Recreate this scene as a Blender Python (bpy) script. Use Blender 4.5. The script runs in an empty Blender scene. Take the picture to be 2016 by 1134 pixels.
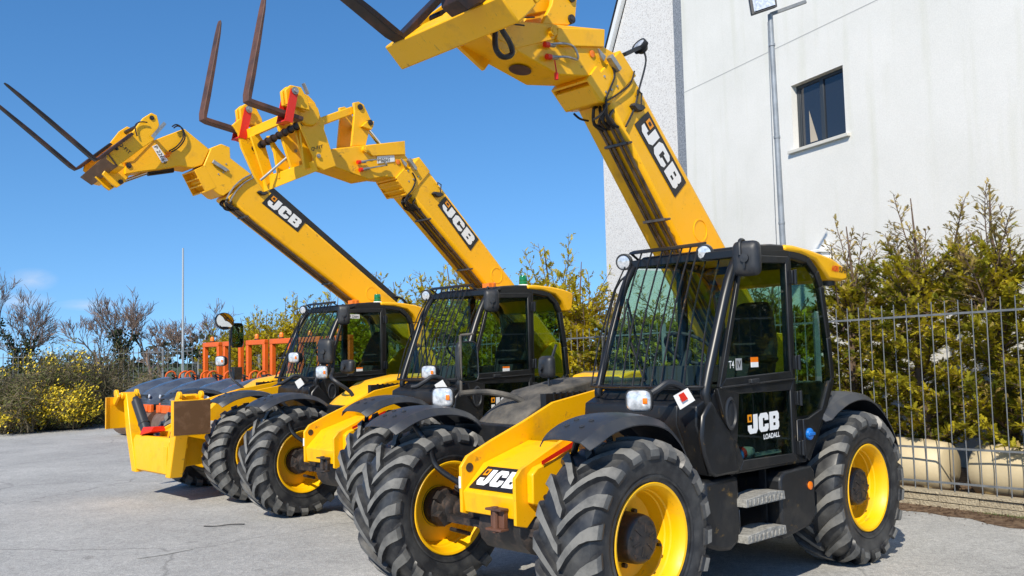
import bpy, math, random
from mathutils import Vector, Matrix
R=math.radians; PI=math.pi
random.seed(7)
sc=bpy.context.scene
COL=sc.collection
# ------------------------------------------------------------------ materials
def newmat(name):
    m=bpy.data.materials.new(name); m.use_nodes=True
    nt=m.node_tree; b=nt.nodes['Principled BSDF']; return m,nt,b
def noise_ramp(nt,scale,c0,c1,p0=.35,p1=.65,detail=6,coord='Object',dist=0):
    tc=nt.nodes.new('ShaderNodeTexCoord'); n=nt.nodes.new('ShaderNodeTexNoise'); r=nt.nodes.new('ShaderNodeValToRGB')
    n.inputs['Scale'].default_value=scale; n.inputs['Detail'].default_value=detail; n.inputs['Roughness'].default_value=.62
    n.inputs['Distortion'].default_value=dist
    nt.links.new(tc.outputs[coord],n.inputs['Vector']); nt.links.new(n.outputs['Fac'],r.inputs['Fac'])
    e=r.color_ramp.elements; e[0].position=p0; e[1].position=p1; e[0].color=(*c0,1); e[1].color=(*c1,1)
    return n,r
def bump(nt,b,scale,strength,dist=.01,coord='Object',detail=4):
    tc=nt.nodes.new('ShaderNodeTexCoord'); n=nt.nodes.new('ShaderNodeTexNoise'); bp=nt.nodes.new('ShaderNodeBump')
    n.inputs['Scale'].default_value=scale; n.inputs['Detail'].default_value=detail
    bp.inputs['Strength'].default_value=strength; bp.inputs['Distance'].default_value=dist
    nt.links.new(tc.outputs[coord],n.inputs['Vector']); nt.links.new(n.outputs['Fac'],bp.inputs['Height']); nt.links.new(bp.outputs['Normal'],b.inputs['Normal'])
def simple(name,c,rough=.5,metal=0,c2=None,scale=8,p=(.4,.7),bmp=None,coat=0,spec=.5):
    m,nt,b=newmat(name)
    b.inputs['Roughness'].default_value=rough; b.inputs['Metallic'].default_value=metal
    b.inputs['Coat Weight'].default_value=coat; b.inputs['Specular IOR Level'].default_value=spec
    b.inputs['Base Color'].default_value=(*c,1)
    if c2:
        n,r=noise_ramp(nt,scale,c,c2,*p); nt.links.new(r.outputs['Color'],b.inputs['Base Color'])
    if bmp: bump(nt,b,*bmp)
    return m
def paint(name,c,dirt,amount=.62,rough=.36,streak=True):
    m,nt,b=newmat(name)
    n,r=noise_ramp(nt,3.2,c,dirt,amount,amount+.22,8)
    n2,r2=noise_ramp(nt,38,(1,1,1),(.55,.5,.42),.66,.76,3)
    mx=nt.nodes.new('ShaderNodeMixRGB'); mx.blend_type='MULTIPLY'; mx.inputs['Fac'].default_value=.7
    nt.links.new(r.outputs['Color'],mx.inputs['Color1']); nt.links.new(r2.outputs['Color'],mx.inputs['Color2'])
    tc=nt.nodes.new('ShaderNodeTexCoord'); mp=nt.nodes.new('ShaderNodeMapping'); mp.inputs['Scale'].default_value=(3,14,5); mp.inputs['Rotation'].default_value=(.3,.8,.2); nz=nt.nodes.new('ShaderNodeTexNoise'); nz.inputs['Scale'].default_value=2.2; nz.inputs['Detail'].default_value=9; nz.inputs['Roughness'].default_value=.7
    nt.links.new(tc.outputs['Object'],mp.inputs['Vector']); nt.links.new(mp.outputs[0],nz.inputs['Vector']); rr_=nt.nodes.new('ShaderNodeValToRGB'); rr_.color_ramp.elements[0].position=.615; rr_.color_ramp.elements[0].color=(0,0,0,1); rr_.color_ramp.elements[1].position=.70; rr_.color_ramp.elements[1].color=(.8,.8,.8,1); nt.links.new(nz.outputs['Fac'],rr_.inputs[0])
    my=nt.nodes.new('ShaderNodeMixRGB'); my.inputs['Color2'].default_value=(.22,.13,.03,1); nt.links.new(rr_.outputs[0],my.inputs['Fac']); nt.links.new(mx.outputs['Color'],my.inputs['Color1']); nt.links.new(my.outputs['Color'],b.inputs['Base Color'])
    n3,r3=noise_ramp(nt,6,(rough,)*3,(rough+.25,)*3,.4,.7)
    nt.links.new(r3.outputs['Color'],b.inputs['Roughness'])
    b.inputs['Specular IOR Level'].default_value=.5
    bump(nt,b,5,.06,.02)
    return m
YEL=paint('yellow_paint',(.94,.47,.0012),(.60,.29,.02),.56,.34)
YRIM=paint('yellow_rim_paint',(.94,.49,.0012),(.62,.33,.02),.62,.34)
BLK=paint('black_panel_paint',(.010,.011,.013),(.035,.032,.028),.55,.34)
BLKG=simple('black_gloss_paint',(.009,.010,.012),.36)
PLA=simple('black_plastic',(.018,.020,.024),.48,c2=(.05,.048,.044),scale=7,p=(.5,.75))
FEN=simple('fender_plastic',(.030,.034,.042),.42,c2=(.085,.08,.07),scale=5,p=(.5,.8),bmp=(60,.1,.004))
DUSTP=simple('dusty_black_cover',(.03,.03,.03),.75,c2=(.17,.15,.12),scale=6,p=(.35,.75),bmp=(30,.2,.01))
RUB=simple('tyre_rubber',(.018,.019,.022),.42,c2=(.095,.095,.092),scale=6,p=(.40,.80),bmp=(45,.12,.006))
LUG=simple('tyre_lug_top',(.185,.18,.165),.78,c2=(.085,.085,.082),scale=9,p=(.40,.72),bmp=(60,.3,.006))
STEEL=simple('fork_steel',(.020,.016,.015),.42,metal=.3,c2=(.13,.055,.03),scale=4,p=(.45,.8),bmp=(40,.15,.004))
RUST=simple('rusty_fork_steel',(.13,.055,.032),.62,c2=(.035,.022,.02),scale=5,p=(.4,.7),bmp=(50,.2,.004))
BRN=simple('brown_worn_plate',(.13,.065,.028),.5,c2=(.24,.13,.07),scale=6,p=(.5,.75))
GREY=simple('zinc_steel',(.42,.43,.43),.42,metal=.75,c2=(.25,.25,.24),scale=12)
PIPE=simple('hydraulic_pipe',(.17,.13,.10),.38,metal=.6,c2=(.06,.05,.045),scale=10)
CHROME=simple('chrome_rod',(.7,.7,.7),.12,metal=1)
HOSE=simple('rubber_hose',(.012,.012,.013),.5)
RED=simple('red_paint',(.70,.022,.008),.4)
WHT=simple('white_vinyl',(.82,.82,.80),.45)
DEC=simple('black_vinyl',(.012,.012,.014),.4)
ORG=simple('orange_emblem',(.85,.30,.005),.45)
ORL=simple('orange_lens',(.90,.20,.01),.2)
GRN=simple('green_lens',(.005,.17,.06),.12,coat=.5)
LENS=simple('lamp_lens',(.42,.45,.47),.12,c2=(.80,.82,.84),scale=26,coat=.6,metal=.35,p=(.35,.6))
HUB=simple('hub_dirty_black',(.022,.020,.020),.5,c2=(.09,.06,.045),scale=14,p=(.5,.75))
GALV=simple('galvanised_steel',(.13,.145,.16),.6,metal=.2,c2=(.21,.22,.23),scale=9)
STEP=simple('step_plate',(.33,.32,.29),.8,c2=(.17,.165,.15),scale=30,bmp=(80,.6,.01))
MIR=simple('mirror_glass',(.75,.78,.8),.03,metal=1)
SEAT=simple('seat_cloth',(.02,.022,.025),.8)
BLUE=simple('blue_cap',(.01,.16,.55),.4)
ORP=simple('orange_machine_paint',(.80,.13,.01),.38,c2=(.62,.11,.02),scale=5)
HOODG=simple('grey_hood_plastic',(.055,.066,.092),.20,c2=(.10,.12,.15),scale=3,coat=.3)
HOODD=simple('dark_grille',(.02,.022,.025),.5)
DRUM=simple('drum_steel',(.20,.115,.075),.5,metal=.4,c2=(.30,.20,.14),scale=8)
def glassmat(name,tint,refl=.06):
    m,nt,b=newmat(name); nt.nodes.remove(b)
    o=nt.nodes['Material Output']; t=nt.nodes.new('ShaderNodeBsdfTransparent'); g=nt.nodes.new('ShaderNodeBsdfGlossy')
    f=nt.nodes.new('ShaderNodeLayerWeight'); pw=nt.nodes.new('ShaderNodeMath'); pw.operation='POWER'; ml=nt.nodes.new('ShaderNodeMath'); ml.operation='MULTIPLY_ADD'; mx=nt.nodes.new('ShaderNodeMixShader')
    t.inputs['Color'].default_value=(*tint,1); g.inputs['Roughness'].default_value=.015; f.inputs['Blend'].default_value=.5; pw.inputs[1].default_value=4; ml.inputs[1].default_value=.55; ml.inputs[2].default_value=refl*.5
    nt.links.new(f.outputs['Facing'],pw.inputs[0]); nt.links.new(pw.outputs[0],ml.inputs[0]); nt.links.new(ml.outputs[0],mx.inputs[0]); nt.links.new(t.outputs[0],mx.inputs[1]); nt.links.new(g.outputs[0],mx.inputs[2]); nt.links.new(mx.outputs[0],o.inputs[0])
    return m
GLS=glassmat('tinted_cab_glass',(.74,.90,.84))
GLD=glassmat('dark_cab_glass',(.60,.74,.70))
# ------------------------------------------------------------------ mesh builder
class MB:
    def __init__(s): s.v=[]; s.f=[]; s.m=[]
    def add(s,vs,fs,mi=0):
        k=len(s.v); s.v+=[tuple(v) for v in vs]
        for f in fs: s.f.append(tuple(i+k for i in f)); s.m.append(mi)
        return s
    def box(s,x0,x1,y0,y1,z0,z1,mi=0):
        v=[(x,y,z) for x in (x0,x1) for y in (y0,y1) for z in (z0,z1)]
        return s.add(v,[(0,1,3,2),(4,6,7,5),(0,4,5,1),(2,3,7,6),(0,2,6,4),(1,5,7,3)],mi)
    def prism(s,poly,a0,a1,mi=0,axis='y'):
        n=len(poly)
        if axis=='y': mk=lambda p,a:(p[0],a,p[1])
        elif axis=='x': mk=lambda p,a:(a,p[0],p[1])
        else: mk=lambda p,a:(p[0],p[1],a)
        v=[mk(p,a0) for p in poly]+[mk(p,a1) for p in poly]
        f=[tuple(range(n))[::-1],tuple(range(n,2*n))]+[(i,(i+1)%n,(i+1)%n+n,i+n) for i in range(n)]
        return s.add(v,f,mi)
    def bar(s,p,q,w,h,mi=0,side=(0,1,0)):
        p=Vector(p);q=Vector(q);d=(q-p).normalized();a=Vector(side); a=(a-d*a.dot(d)).normalized(); b=d.cross(a)
        v=[]
        for c in (p,q):
            for i,j in ((-1,-1),(1,-1),(1,1),(-1,1)): v.append(c+a*(i*w/2)+b*(j*h/2))
        return s.add(v,[(3,2,1,0),(4,5,6,7)]+[(i,(i+1)%4,(i+1)%4+4,i+4) for i in range(4)],mi)
    def tube(s,pts,r,n=8,mi=0,closed=False):
        P=[Vector(p) for p in pts]; rs=r if isinstance(r,(list,tuple)) else [r]*len(P)
        t=(P[1]-P[0]).normalized(); a=t.orthogonal().normalized(); rings=[]
        for i,p in enumerate(P):
            if i==0: d=P[1]-P[0]
            elif i==len(P)-1: d=P[-1]-P[-2]
            else: d=(P[i+1]-P[i]).normalized()+(P[i]-P[i-1]).normalized()
            d=d.normalized(); a=(a-d*a.dot(d)).normalized(); b=d.cross(a)
            rings.append([p+(a*math.cos(2*PI*k/n)+b*math.sin(2*PI*k/n))*rs[i] for k in range(n)])
        return s.loft(rings,mi,caps=not closed)
    def loft(s,rings,mi=0,caps=True,close=True):
        n=len(rings[0]); v=[x for r in rings for x in r]; f=[]
        for i in range(len(rings)-1):
            for k in range(n if close else n-1):
                a=i*n+k; b=i*n+(k+1)%n; f.append((a,b,b+n,a+n))
        if caps: f.append(tuple(range(n))[::-1]); f.append(tuple(range(len(v)-n,len(v))))
        return s.add(v,f,mi)
    def lathe(s,prof,c,n=48,mi=0,axis=(0,1,0),caps=False):
        # prof: (radius, offset along axis)
        c=Vector(c);ax=Vector(axis).normalized();u=ax.orthogonal().normalized();w=ax.cross(u);rings=[]
        if abs(ax.y)>.99: u=Vector((1,0,0)); w=Vector((0,0,1))
        for r,o in prof: rings.append([c+ax*o+(u*math.cos(2*PI*k/n)+w*math.sin(2*PI*k/n))*r for k in range(n)])
        return s.loft(rings,mi,caps=caps)
    def cyl(s,p,q,r,n=16,mi=0): return s.tube([p,q],r,n,mi)
    def build(s,name,mats,parent=None,bevel=0,ang=35,smooth=True,coll=None):
        me=bpy.data.meshes.new(name); me.from_pydata(s.v,[],s.f)
        if not isinstance(mats,(list,tuple)): mats=[mats]
        for m in mats: me.materials.append(m)
        if len(mats)>1: me.polygons.foreach_set('material_index',s.m)
        if smooth:
            me.polygons.foreach_set('use_smooth',[True]*len(me.polygons)); me.set_sharp_from_angle(angle=R(ang))
        me.validate(); me.update()
        o=bpy.data.objects.new(name,me); COL.objects.link(o)
        if parent is not None: o.parent=parent
        if bevel:
            b=o.modifiers.new('b','BEVEL'); b.width=bevel; b.segments=2; b.limit_method='ANGLE'; b.angle_limit=R(40); b.harden_normals=False
        return o
def empty(name,loc=(0,0,0),rz=0,parent=None):
    o=bpy.data.objects.new(name,None); COL.objects.link(o); o.location=loc; o.rotation_euler=(0,0,rz); o.parent=parent; o.empty_display_size=.2; return o
def tag(o,label=None,cat=None,group=None,kind=None):
    if label: o['label']=label
    if cat: o['category']=cat
    if group: o['group']=group
    if kind: o['kind']=kind
    return o
def copytree(o,parent=None):
    c=o.copy(); COL.objects.link(c); c.parent=parent
    for ch in list(o.children): copytree(ch,c)
    return c
def smoothpath(P,n=4):
    P=[Vector(p) for p in P]; out=[]
    for i in range(len(P)-1):
        p0=P[max(i-1,0)];p1=P[i];p2=P[i+1];p3=P[min(i+2,len(P)-1)]
        for k in range(n):
            t=k/n; out.append(.5*((2*p1)+(p2-p0)*t+(2*p0-5*p1+4*p2-p3)*t*t+(3*p1-p0-3*p2+p3)*t**3))
    out.append(P[-1]); return out
def xyz(pl,y): return [(p[0],y,p[1]) for p in pl]
# ------------------------------------------------------------------ lettering
def text_obj(txt,parent,origin,ex,ez,height,mat,name='lettering',bold=.0,width=None,shear=0):
    cu=bpy.data.curves.new('t','FONT'); cu.body=txt; cu.size=1; cu.offset=bold; cu.shear=shear
    o=bpy.data.objects.new('t',cu); COL.objects.link(o); bpy.context.view_layer.update()
    dg=bpy.context.evaluated_depsgraph_get(); me=bpy.data.meshes.new_from_object(o.evaluated_get(dg)); bpy.data.objects.remove(o)
    xs=[v.co.x for v in me.vertices]; ys=[v.co.y for v in me.vertices]; x0,x1,y0,y1=min(xs),max(xs),min(ys),max(ys)
    ex=Vector(ex).normalized(); ez=Vector(ez).normalized(); k=height/(y1-y0); kx=k if width is None else width/(x1-x0)
    O=Vector(origin)
    for v in me.vertices: v.co=O+ex*((v.co.x-x0)*kx)+ez*((v.co.y-y0)*k)
    me.materials.clear(); me.materials.append(mat); me.name=name
    ob=bpy.data.objects.new(name,me); COL.objects.link(ob); ob.parent=parent; return ob
LJ=[[(.55,1),(1,1),(1,.2),(.82,0),(.2,0),(0,.2),(0,.46),(.40,.46),(.40,.27),(.55,.27)]]
LC=[[(0,.2),(.2,0),(.84,0),(1,.16),(1,.40),(.60,.40),(.60,.27),(.42,.27),(.42,.73),(.60,.73),(.60,.60),(1,.60),(1,.84),(.84,1),(.2,1),(0,.8)]]
LB=[[(0,0),(.40,0),(.40,1),(0,1)],[(.40,0),(.62,0),(.62,.24),(.40,.24)],[(.40,.40),(.62,.40),(.62,.60),(.40,.60)],[(.40,.76),(.62,.76),(.62,1),(.40,1)],[(.62,0),(.86,0),(1,.15),(1,.41),(.92,.5),(1,.59),(1,.85),(.86,1),(.62,1)]]
def logo4(parent,TL,TR_,BR,BL,back=True,out=(0,1,0),lift=.004):
    TL,TR_,BR,BL=[Vector(p) for p in (TL,TR_,BR,BL)]; out=Vector(out)
    mp=lambda u,v:(BL*(1-u)+BR*u)*(1-v)+(TL*(1-u)+TR_*u)*v
    d=MB()
    if back: d.add([mp(0,0)+out*lift,mp(1,0)+out*lift,mp(1,1)+out*lift,mp(0,1)+out*lift],[(0,1,2,3)],0)
    mu,mv=(.07,.15) if back else (0,0)
    W=(1-2*mu-.06)/3
    for i,L in enumerate((LJ,LC,LB)):
        for pl in L:
            vs=[mp(mu+i*(W+.03)+x*W,mv+y*(1-2*mv))+out*(lift*2) for x,y in pl]; d.add(vs,[tuple(range(len(vs)))],1)
    q=[(0,.62),(.42,.62),(.42,1.02),(0,1.02)]
    vs=[mp(mu+x*W,mv+y*(1-2*mv))+out*(lift*2) for x,y in q]; d.add(vs,[(0,1,2,3)],2)
    q=[(.12,.72),(.30,.72),(.30,.92),(.12,.92)]
    vs=[mp(mu+x*W,mv+y*(1-2*mv))+out*(lift*2.6) for x,y in q]; d.add(vs,[(0,1,2,3)],0)
    return d.build('logo_decal',[DEC,WHT,ORG],parent,smooth=False)
# ------------------------------------------------------------------ wheels
TR_=.60
def tyre_mesh(kind):
    t=MB(); w=.23; Ro=.572
    prof=[(.325,-.17),(.335,-.195),(.36,-.205),(.42,-.222),(.48,-.228),(.525,-.222),(.553,-.205),(.566,-.17),(Ro,-.10),(Ro+.002,0)]
    prof=prof+[(r,-o) for r,o in prof[-2::-1]]
    t.lathe(prof,(0,0,0),72,0)
    def surf(s): # s signed arc 0..1 -> (y, r) following the shoulder
        a=abs(s); sg=1 if s>=0 else -1
        pts=[(0,Ro),(.10,Ro-.002),(.17,.562),(.208,.548),(.226,.52),(.229,.485)]
        L=[0]
        for i in range(1,len(pts)): L.append(L[-1]+math.dist(pts[i],pts[i-1]))
        d=a*L[-1]
        for i in range(1,len(pts)):
            if d<=L[i]+1e-9:
                k=(d-L[i-1])/(L[i]-L[i-1]); y=pts[i-1][0]*(1-k)+pts[i][0]*k; r=pts[i-1][1]*(1-k)+pts[i][1]*k
                dy=pts[i][0]-pts[i-1][0]; dr=pts[i][1]-pts[i-1][1]; l=math.hypot(dy,dr); return y*sg,r,(-dr/l*sg,dy/l)
        return pts[-1][0]*sg,pts[-1][1],(sg,0)
    if kind=='ag': N=19; sweep=.40; hh=.040; st=[-.05,.08,.25,.42,.58,.72,.84,.93,1.0]; wd=[.026,.030,.029,.029,.032,.036,.041,.045,.046]
    else: N=22; sweep=.24; hh=.034; st=[-.02,.12,.32,.5,.66,.82,.92,1.0]; wd=[.034,.036,.036,.038,.042,.044,.046,.046]
    for side in (-1,1):
        for i in range(N):
            th0=2*PI*i/N+(PI/N if side>0 else 0)
            rings=[]
            for j,s in enumerate(st):
                y,r,nv=surf(max(s,0)*side)
                if s<0: y=s*.12*side
                # curved sweep: shallow near the shoulder
                ang=th0+sweep*(1-(1-max(s,0))**1.6) if kind=='ag' else th0+sweep*max(s,0)
                h=hh*(1 if s<.8 else (1-(s-.8)/.2*.75))
                if j==0: h*=.9
                half=wd[j]
                rg=[]
                for (q,hk) in ((-1.25,-.004),(-.95,h),(.95,h),(1.25,-.004)):
                    aa=ang+q*half/r
                    rr=r+nv[1]*hk; yy=y+nv[0]*hk
                    rg.append((rr*math.cos(aa),yy,rr*math.sin(aa)))
                rings.append(rg)
            n=4; v=[x for r_ in rings for x in r_]; k=len(t.v); t.v+=v
            for a in range(len(rings)-1):
                for b in range(4):
                    A=a*n+b;B=a*n+(b+1)%n; t.f.append((k+A,k+B,k+B+n,k+A+n)); t.m.append(1 if (b==1 and st[a]<.86) else 0)
            t.f.append((k,k+1,k+2,k+3)); t.m.append(0); t.f.append(tuple(k+len(v)-4+q for q in (3,2,1,0))); t.m.append(0)
    # raised sidewall ring
    for sg in (-1,1):
        t.lathe([(.372,.2185*sg),(.378,.2225*sg),(.386,.2225*sg),(.392,.221*sg)],(0,0,0),64,0)
    return t
def rim_mesh(): # outer side is +y
    t=MB()
    prof=[(.335,.198),(.346,.205),(.340,.212),(.326,.208),(.316,.190),(.305,.165),(.300,.120),(.292,.112),(.290,.080),(.283,.072),(.281,.040),(.272,.02),(.262,-.01),(.21,-.028),(.14,-.028)]
    t.lathe(prof,(0,0,0),64,0)
    prof=[(.335,-.198),(.346,-.205),(.340,-.212),(.326,-.208),(.316,-.190),(.305,-.165),(.296,-.12),(.288,-.112),(.286,-.07),(.276,-.055),(.268,-.03),(.20,-.042),(.14,-.042)]
    t.lathe(prof,(0,0,0),64,0)
    for k in range(10):
        a=2*PI*k/10; c=Vector((.175*math.cos(a),0,.175*math.sin(a))); t.cyl(c+Vector((0,-.03,0)),c+Vector((0,.0,0)),.016,6,1)
    c=Vector((-.05,0,.268)); t.box(c.x-.035,c.x+.035,.02,.085,.235,.272,0)
    a=R(215); c=Vector((.27*math.cos(a),.03,.27*math.sin(a))); t.cyl(c,c*.93+Vector((0,.05,0)),.010,8,1)
    return t
def hub_mesh():
    t=MB(); t.lathe([(.155,-.05),(.15,.10),(.145,.125),(.135,.135),(.118,.140),(.11,.138),(.075,.146),(.0001,.148)],(0,0,0),40,0)
    for k in range(6):
        a=PI/6+PI/3*k; c=Vector((.118*math.cos(a),.132,.118*math.sin(a))); t.cyl(c,c+Vector((0,.016,0)),.011,6,0)
    # raised web on the cap
    for k in range(6):
        a=2*PI*k/6; t.bar((.045*math.cos(a),.148,.045*math.sin(a)),(.10*math.cos(a),.141,.10*math.sin(a)),.012,.008,0,(0,1,0))
    # inboard axle end / steering knuckle
    t.lathe([(.14,-.05),(.15,-.10),(.13,-.15),(.10,-.16),(.09,-.24),(.06,-.26),(.0001,-.26)],(0,0,0),28,0)
    t.bar((-.15,-.17,-.02),(.15,-.17,.03),.05,.07); t.bar((0,-.18,-.14),(0,-.18,.15),.08,.10)
    t.cyl((.12,-.20,-.10),(.12,-.42,-.11),.016,8); t.cyl((-.06,-.19,.13),(-.06,-.21,.20),.03,8)
    return t
WH={}
def wheel(parent,kind,x,y,steer=0,rot=0):
    if kind not in WH:
        h=hub_mesh().build('wheel',HUB,None,ang=40)
        tb=tyre_mesh(kind).build('tyre',[RUB,LUG],h,ang=38)
        rb=rim_mesh().build('rim',[YRIM,HUB],h,ang=28)
        WH[kind]=h; w=h
    else: w=copytree(WH[kind])
    w.parent=parent; w.location=(x,y,TR_)
    if y<0:
        for ch in w.children:
            if ch.name.startswith('tyre'): ch.rotation_euler=(0,0,PI)
    w.rotation_euler=(0,rot,(0 if y>0 else PI)+steer)
    return w
# ------------------------------------------------------------------ telehandler
def fender(parent,cx,y0,y1,kind,bracket_y=None):
    if kind=='front':
        P=[(.54,1.235),(.45,1.285),(.33,1.33),(.15,1.36),(-.05,1.35),(-.22,1.30),(-.37,1.20),(-.47,1.10),(-.52,1.02)]
    else:
        P=[(.62,1.22),(.50,1.28),(.30,1.345),(.08,1.37),(-.12,1.34),(-.30,1.25),(-.45,1.12),(-.56,.97),(-.62,.82)]
    S=smoothpath([(cx+a,0,b) for a,b in P],3); N=len(S)
    m=MB(); rings=[]
    for i,p in enumerate(S):
        u=i/(N-1); crown=.03; ws=1.0 if 0<i<N-1 else .8
        if kind=='front': ws=1-.28*max(0,(u-.62)/.38)-.12*max(0,(.1-u)/.1)
        yc=(y0+y1)/2; hw=(y1-y0)/2*ws
        d=(S[min(i+1,N-1)]-S[max(i-1,0)]).normalized(); nrm=Vector((d.z,0,-d.x)); 
        if nrm.z<0: nrm=-nrm
        rg=[]
        K=8
        for k in range(K+1):
            v=-1+2*k/K; drop=crown*abs(v)**2.2+(.035 if abs(v)>.99 else 0)
            rg.append(Vector((p.x,yc+v*hw,p.z))-nrm*drop)
        for k in range(K,-1,-1):
            v=-1+2*k/K; drop=crown*abs(v)**2.2+.007+(.035 if abs(v)>.99 else 0)
            rg.append(Vector((p.x,yc+v*hw*.985,p.z))-nrm*drop)
        rings.append(rg)
    m.loft(rings,0)
    for q in range(4):
        i=int(N*(.16+.07*(q%2)+.02)); p=S[i]; yy=(y0+y1)/2+(-.06 if q<2 else .06)
        m.lathe([(.017,0),(.017,.006),(.009,.011),(.0001,.012)],(p.x,yy,p.z-.002),10,0,axis=(.25,0,1))
    o=m.build('fender',FEN,parent,ang=30)
    if bracket_y is not None:
        b=MB(); s=1 if bracket_y<0 else -1
        yc=(y0+y1)/2
        b.tube(smoothpath([(cx+.30,yc-.02*s,1.315),(cx+.28,yc+.08*s,1.25),(cx+.22,yc+.20*s,1.08),(cx+.17,yc+.24*s,.92),(cx+.14,bracket_y,.80)],4),.021,10)
        b.build('bracket',BLK,o)
    return o
def work_lamp(parent,c,face,r=.055,body=.06,name='work_lamp',sq=False):
    c=Vector(c);f=Vector(face).normalized()
    m=MB(); n=20
    m.lathe([(r*.6,-body),(r*.95,-body*.55),(r*1.08,0),(r*1.08,.012),(r*.93,.012),(r*.93,.004)],c,n,0,axis=f,caps=True)
    for k in range(5): m.lathe([(r*.98,-body*.5+k*.009-.003),(r*1.12,-body*.5+k*.009),(r*.98,-body*.5+k*.009+.003)],c,n,0,axis=f)
    o=m.build(name,PLA,parent)
    l=MB(); l.lathe([(r*.93,.005),(r*.6,.012),(r*.0001,.015)],c,n,0,axis=f); l.build('lens',LENS,o); return o
def head_lamp(parent,c,face,w=.17,h=.14):
    c=Vector(c); f=Vector(face).normalized(); a=Vector((0,0,1)).cross(f).normalized(); b=f.cross(a)
    def sq(k,o,e=4.0,n=28):
        L=[]
        for i in range(n):
            t=2*PI*i/n; ct,st=math.cos(t),math.sin(t)
            L.append(c+f*o+a*(k*w/2*abs(ct)**(2/e)*(1 if ct>0 else -1))+b*(k*h/2*abs(st)**(2/e)*(1 if st>0 else -1)))
        return L
    m=MB(); m.loft([sq(.35,-.12),sq(.8,-.09),sq(1.04,-.03),sq(1.07,0),sq(1.05,.012),sq(.98,.012),sq(.97,.0)],0)
    o=m.build('headlight',PLA,parent,ang=50)
    l=MB(); l.loft([sq(.97,.004),sq(.93,.018),sq(.7,.028),sq(.3,.032),sq(.01,.033)],0,caps=False)
    l.build('lens',LENS,o,ang=60)
    s=MB(); s.loft([[p+a*(w*.30) -b*.0 for p in [c+f*.0305+(q-c-f*.0305)*1 for q in [c+f*.0335+a*(x*w*.09)+b*(z*h*.13) for x,z in ((-1,-1),(1,-1),(1,1),(-1,1))]]],[c+f*.036+a*(w*.31+x*w*.07)+b*(z*h*.10) for x,z in ((-1,-1),(1,-1),(1,1),(-1,1))]],0)
    s.build('indicator_lens',ORL,o)
    return o
def mirror(parent,c,face,w=.19,h=.34,name='mirror',round_=False,tilt=0):
    c=Vector(c); f=Vector(face).normalized(); a=Vector((0,0,1)).cross(f).normalized(); b=f.cross(a)
    e=2.0 if round_ else 5.0
    def sq(k,o,n=28):
        L=[]
        for i in range(n):
            t=2*PI*i/n; ct,st=math.cos(t),math.sin(t)
            L.append(c+f*o+a*(k*w/2*abs(ct)**(2/e)*(1 if ct>0 else -1))+b*(k*h/2*abs(st)**(2/e)*(1 if st>0 else -1)))
        return L
    m=MB(); m.loft([sq(.55,-.065),sq(.85,-.055),sq(1,-.03),sq(1,.0),sq(.95,.008),sq(.93,.0)],0)
    m.lathe([(.03,-.06),(.03,-.085),(.0001,-.087)],c,12,0,axis=f)
    m.bar(c-f*.075+b*.02,c-f*.075-b*h*.28,.014,.014)
    o=m.build(name,PLA,parent,ang=45)
    g=MB(); g.loft([sq(.92,.002),sq(.6,.006 if round_ else .003),sq(.01,.008 if round_ else .0035)],0,caps=False); g.build('mirror_glass',MIR,o,ang=60)
    return o
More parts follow.
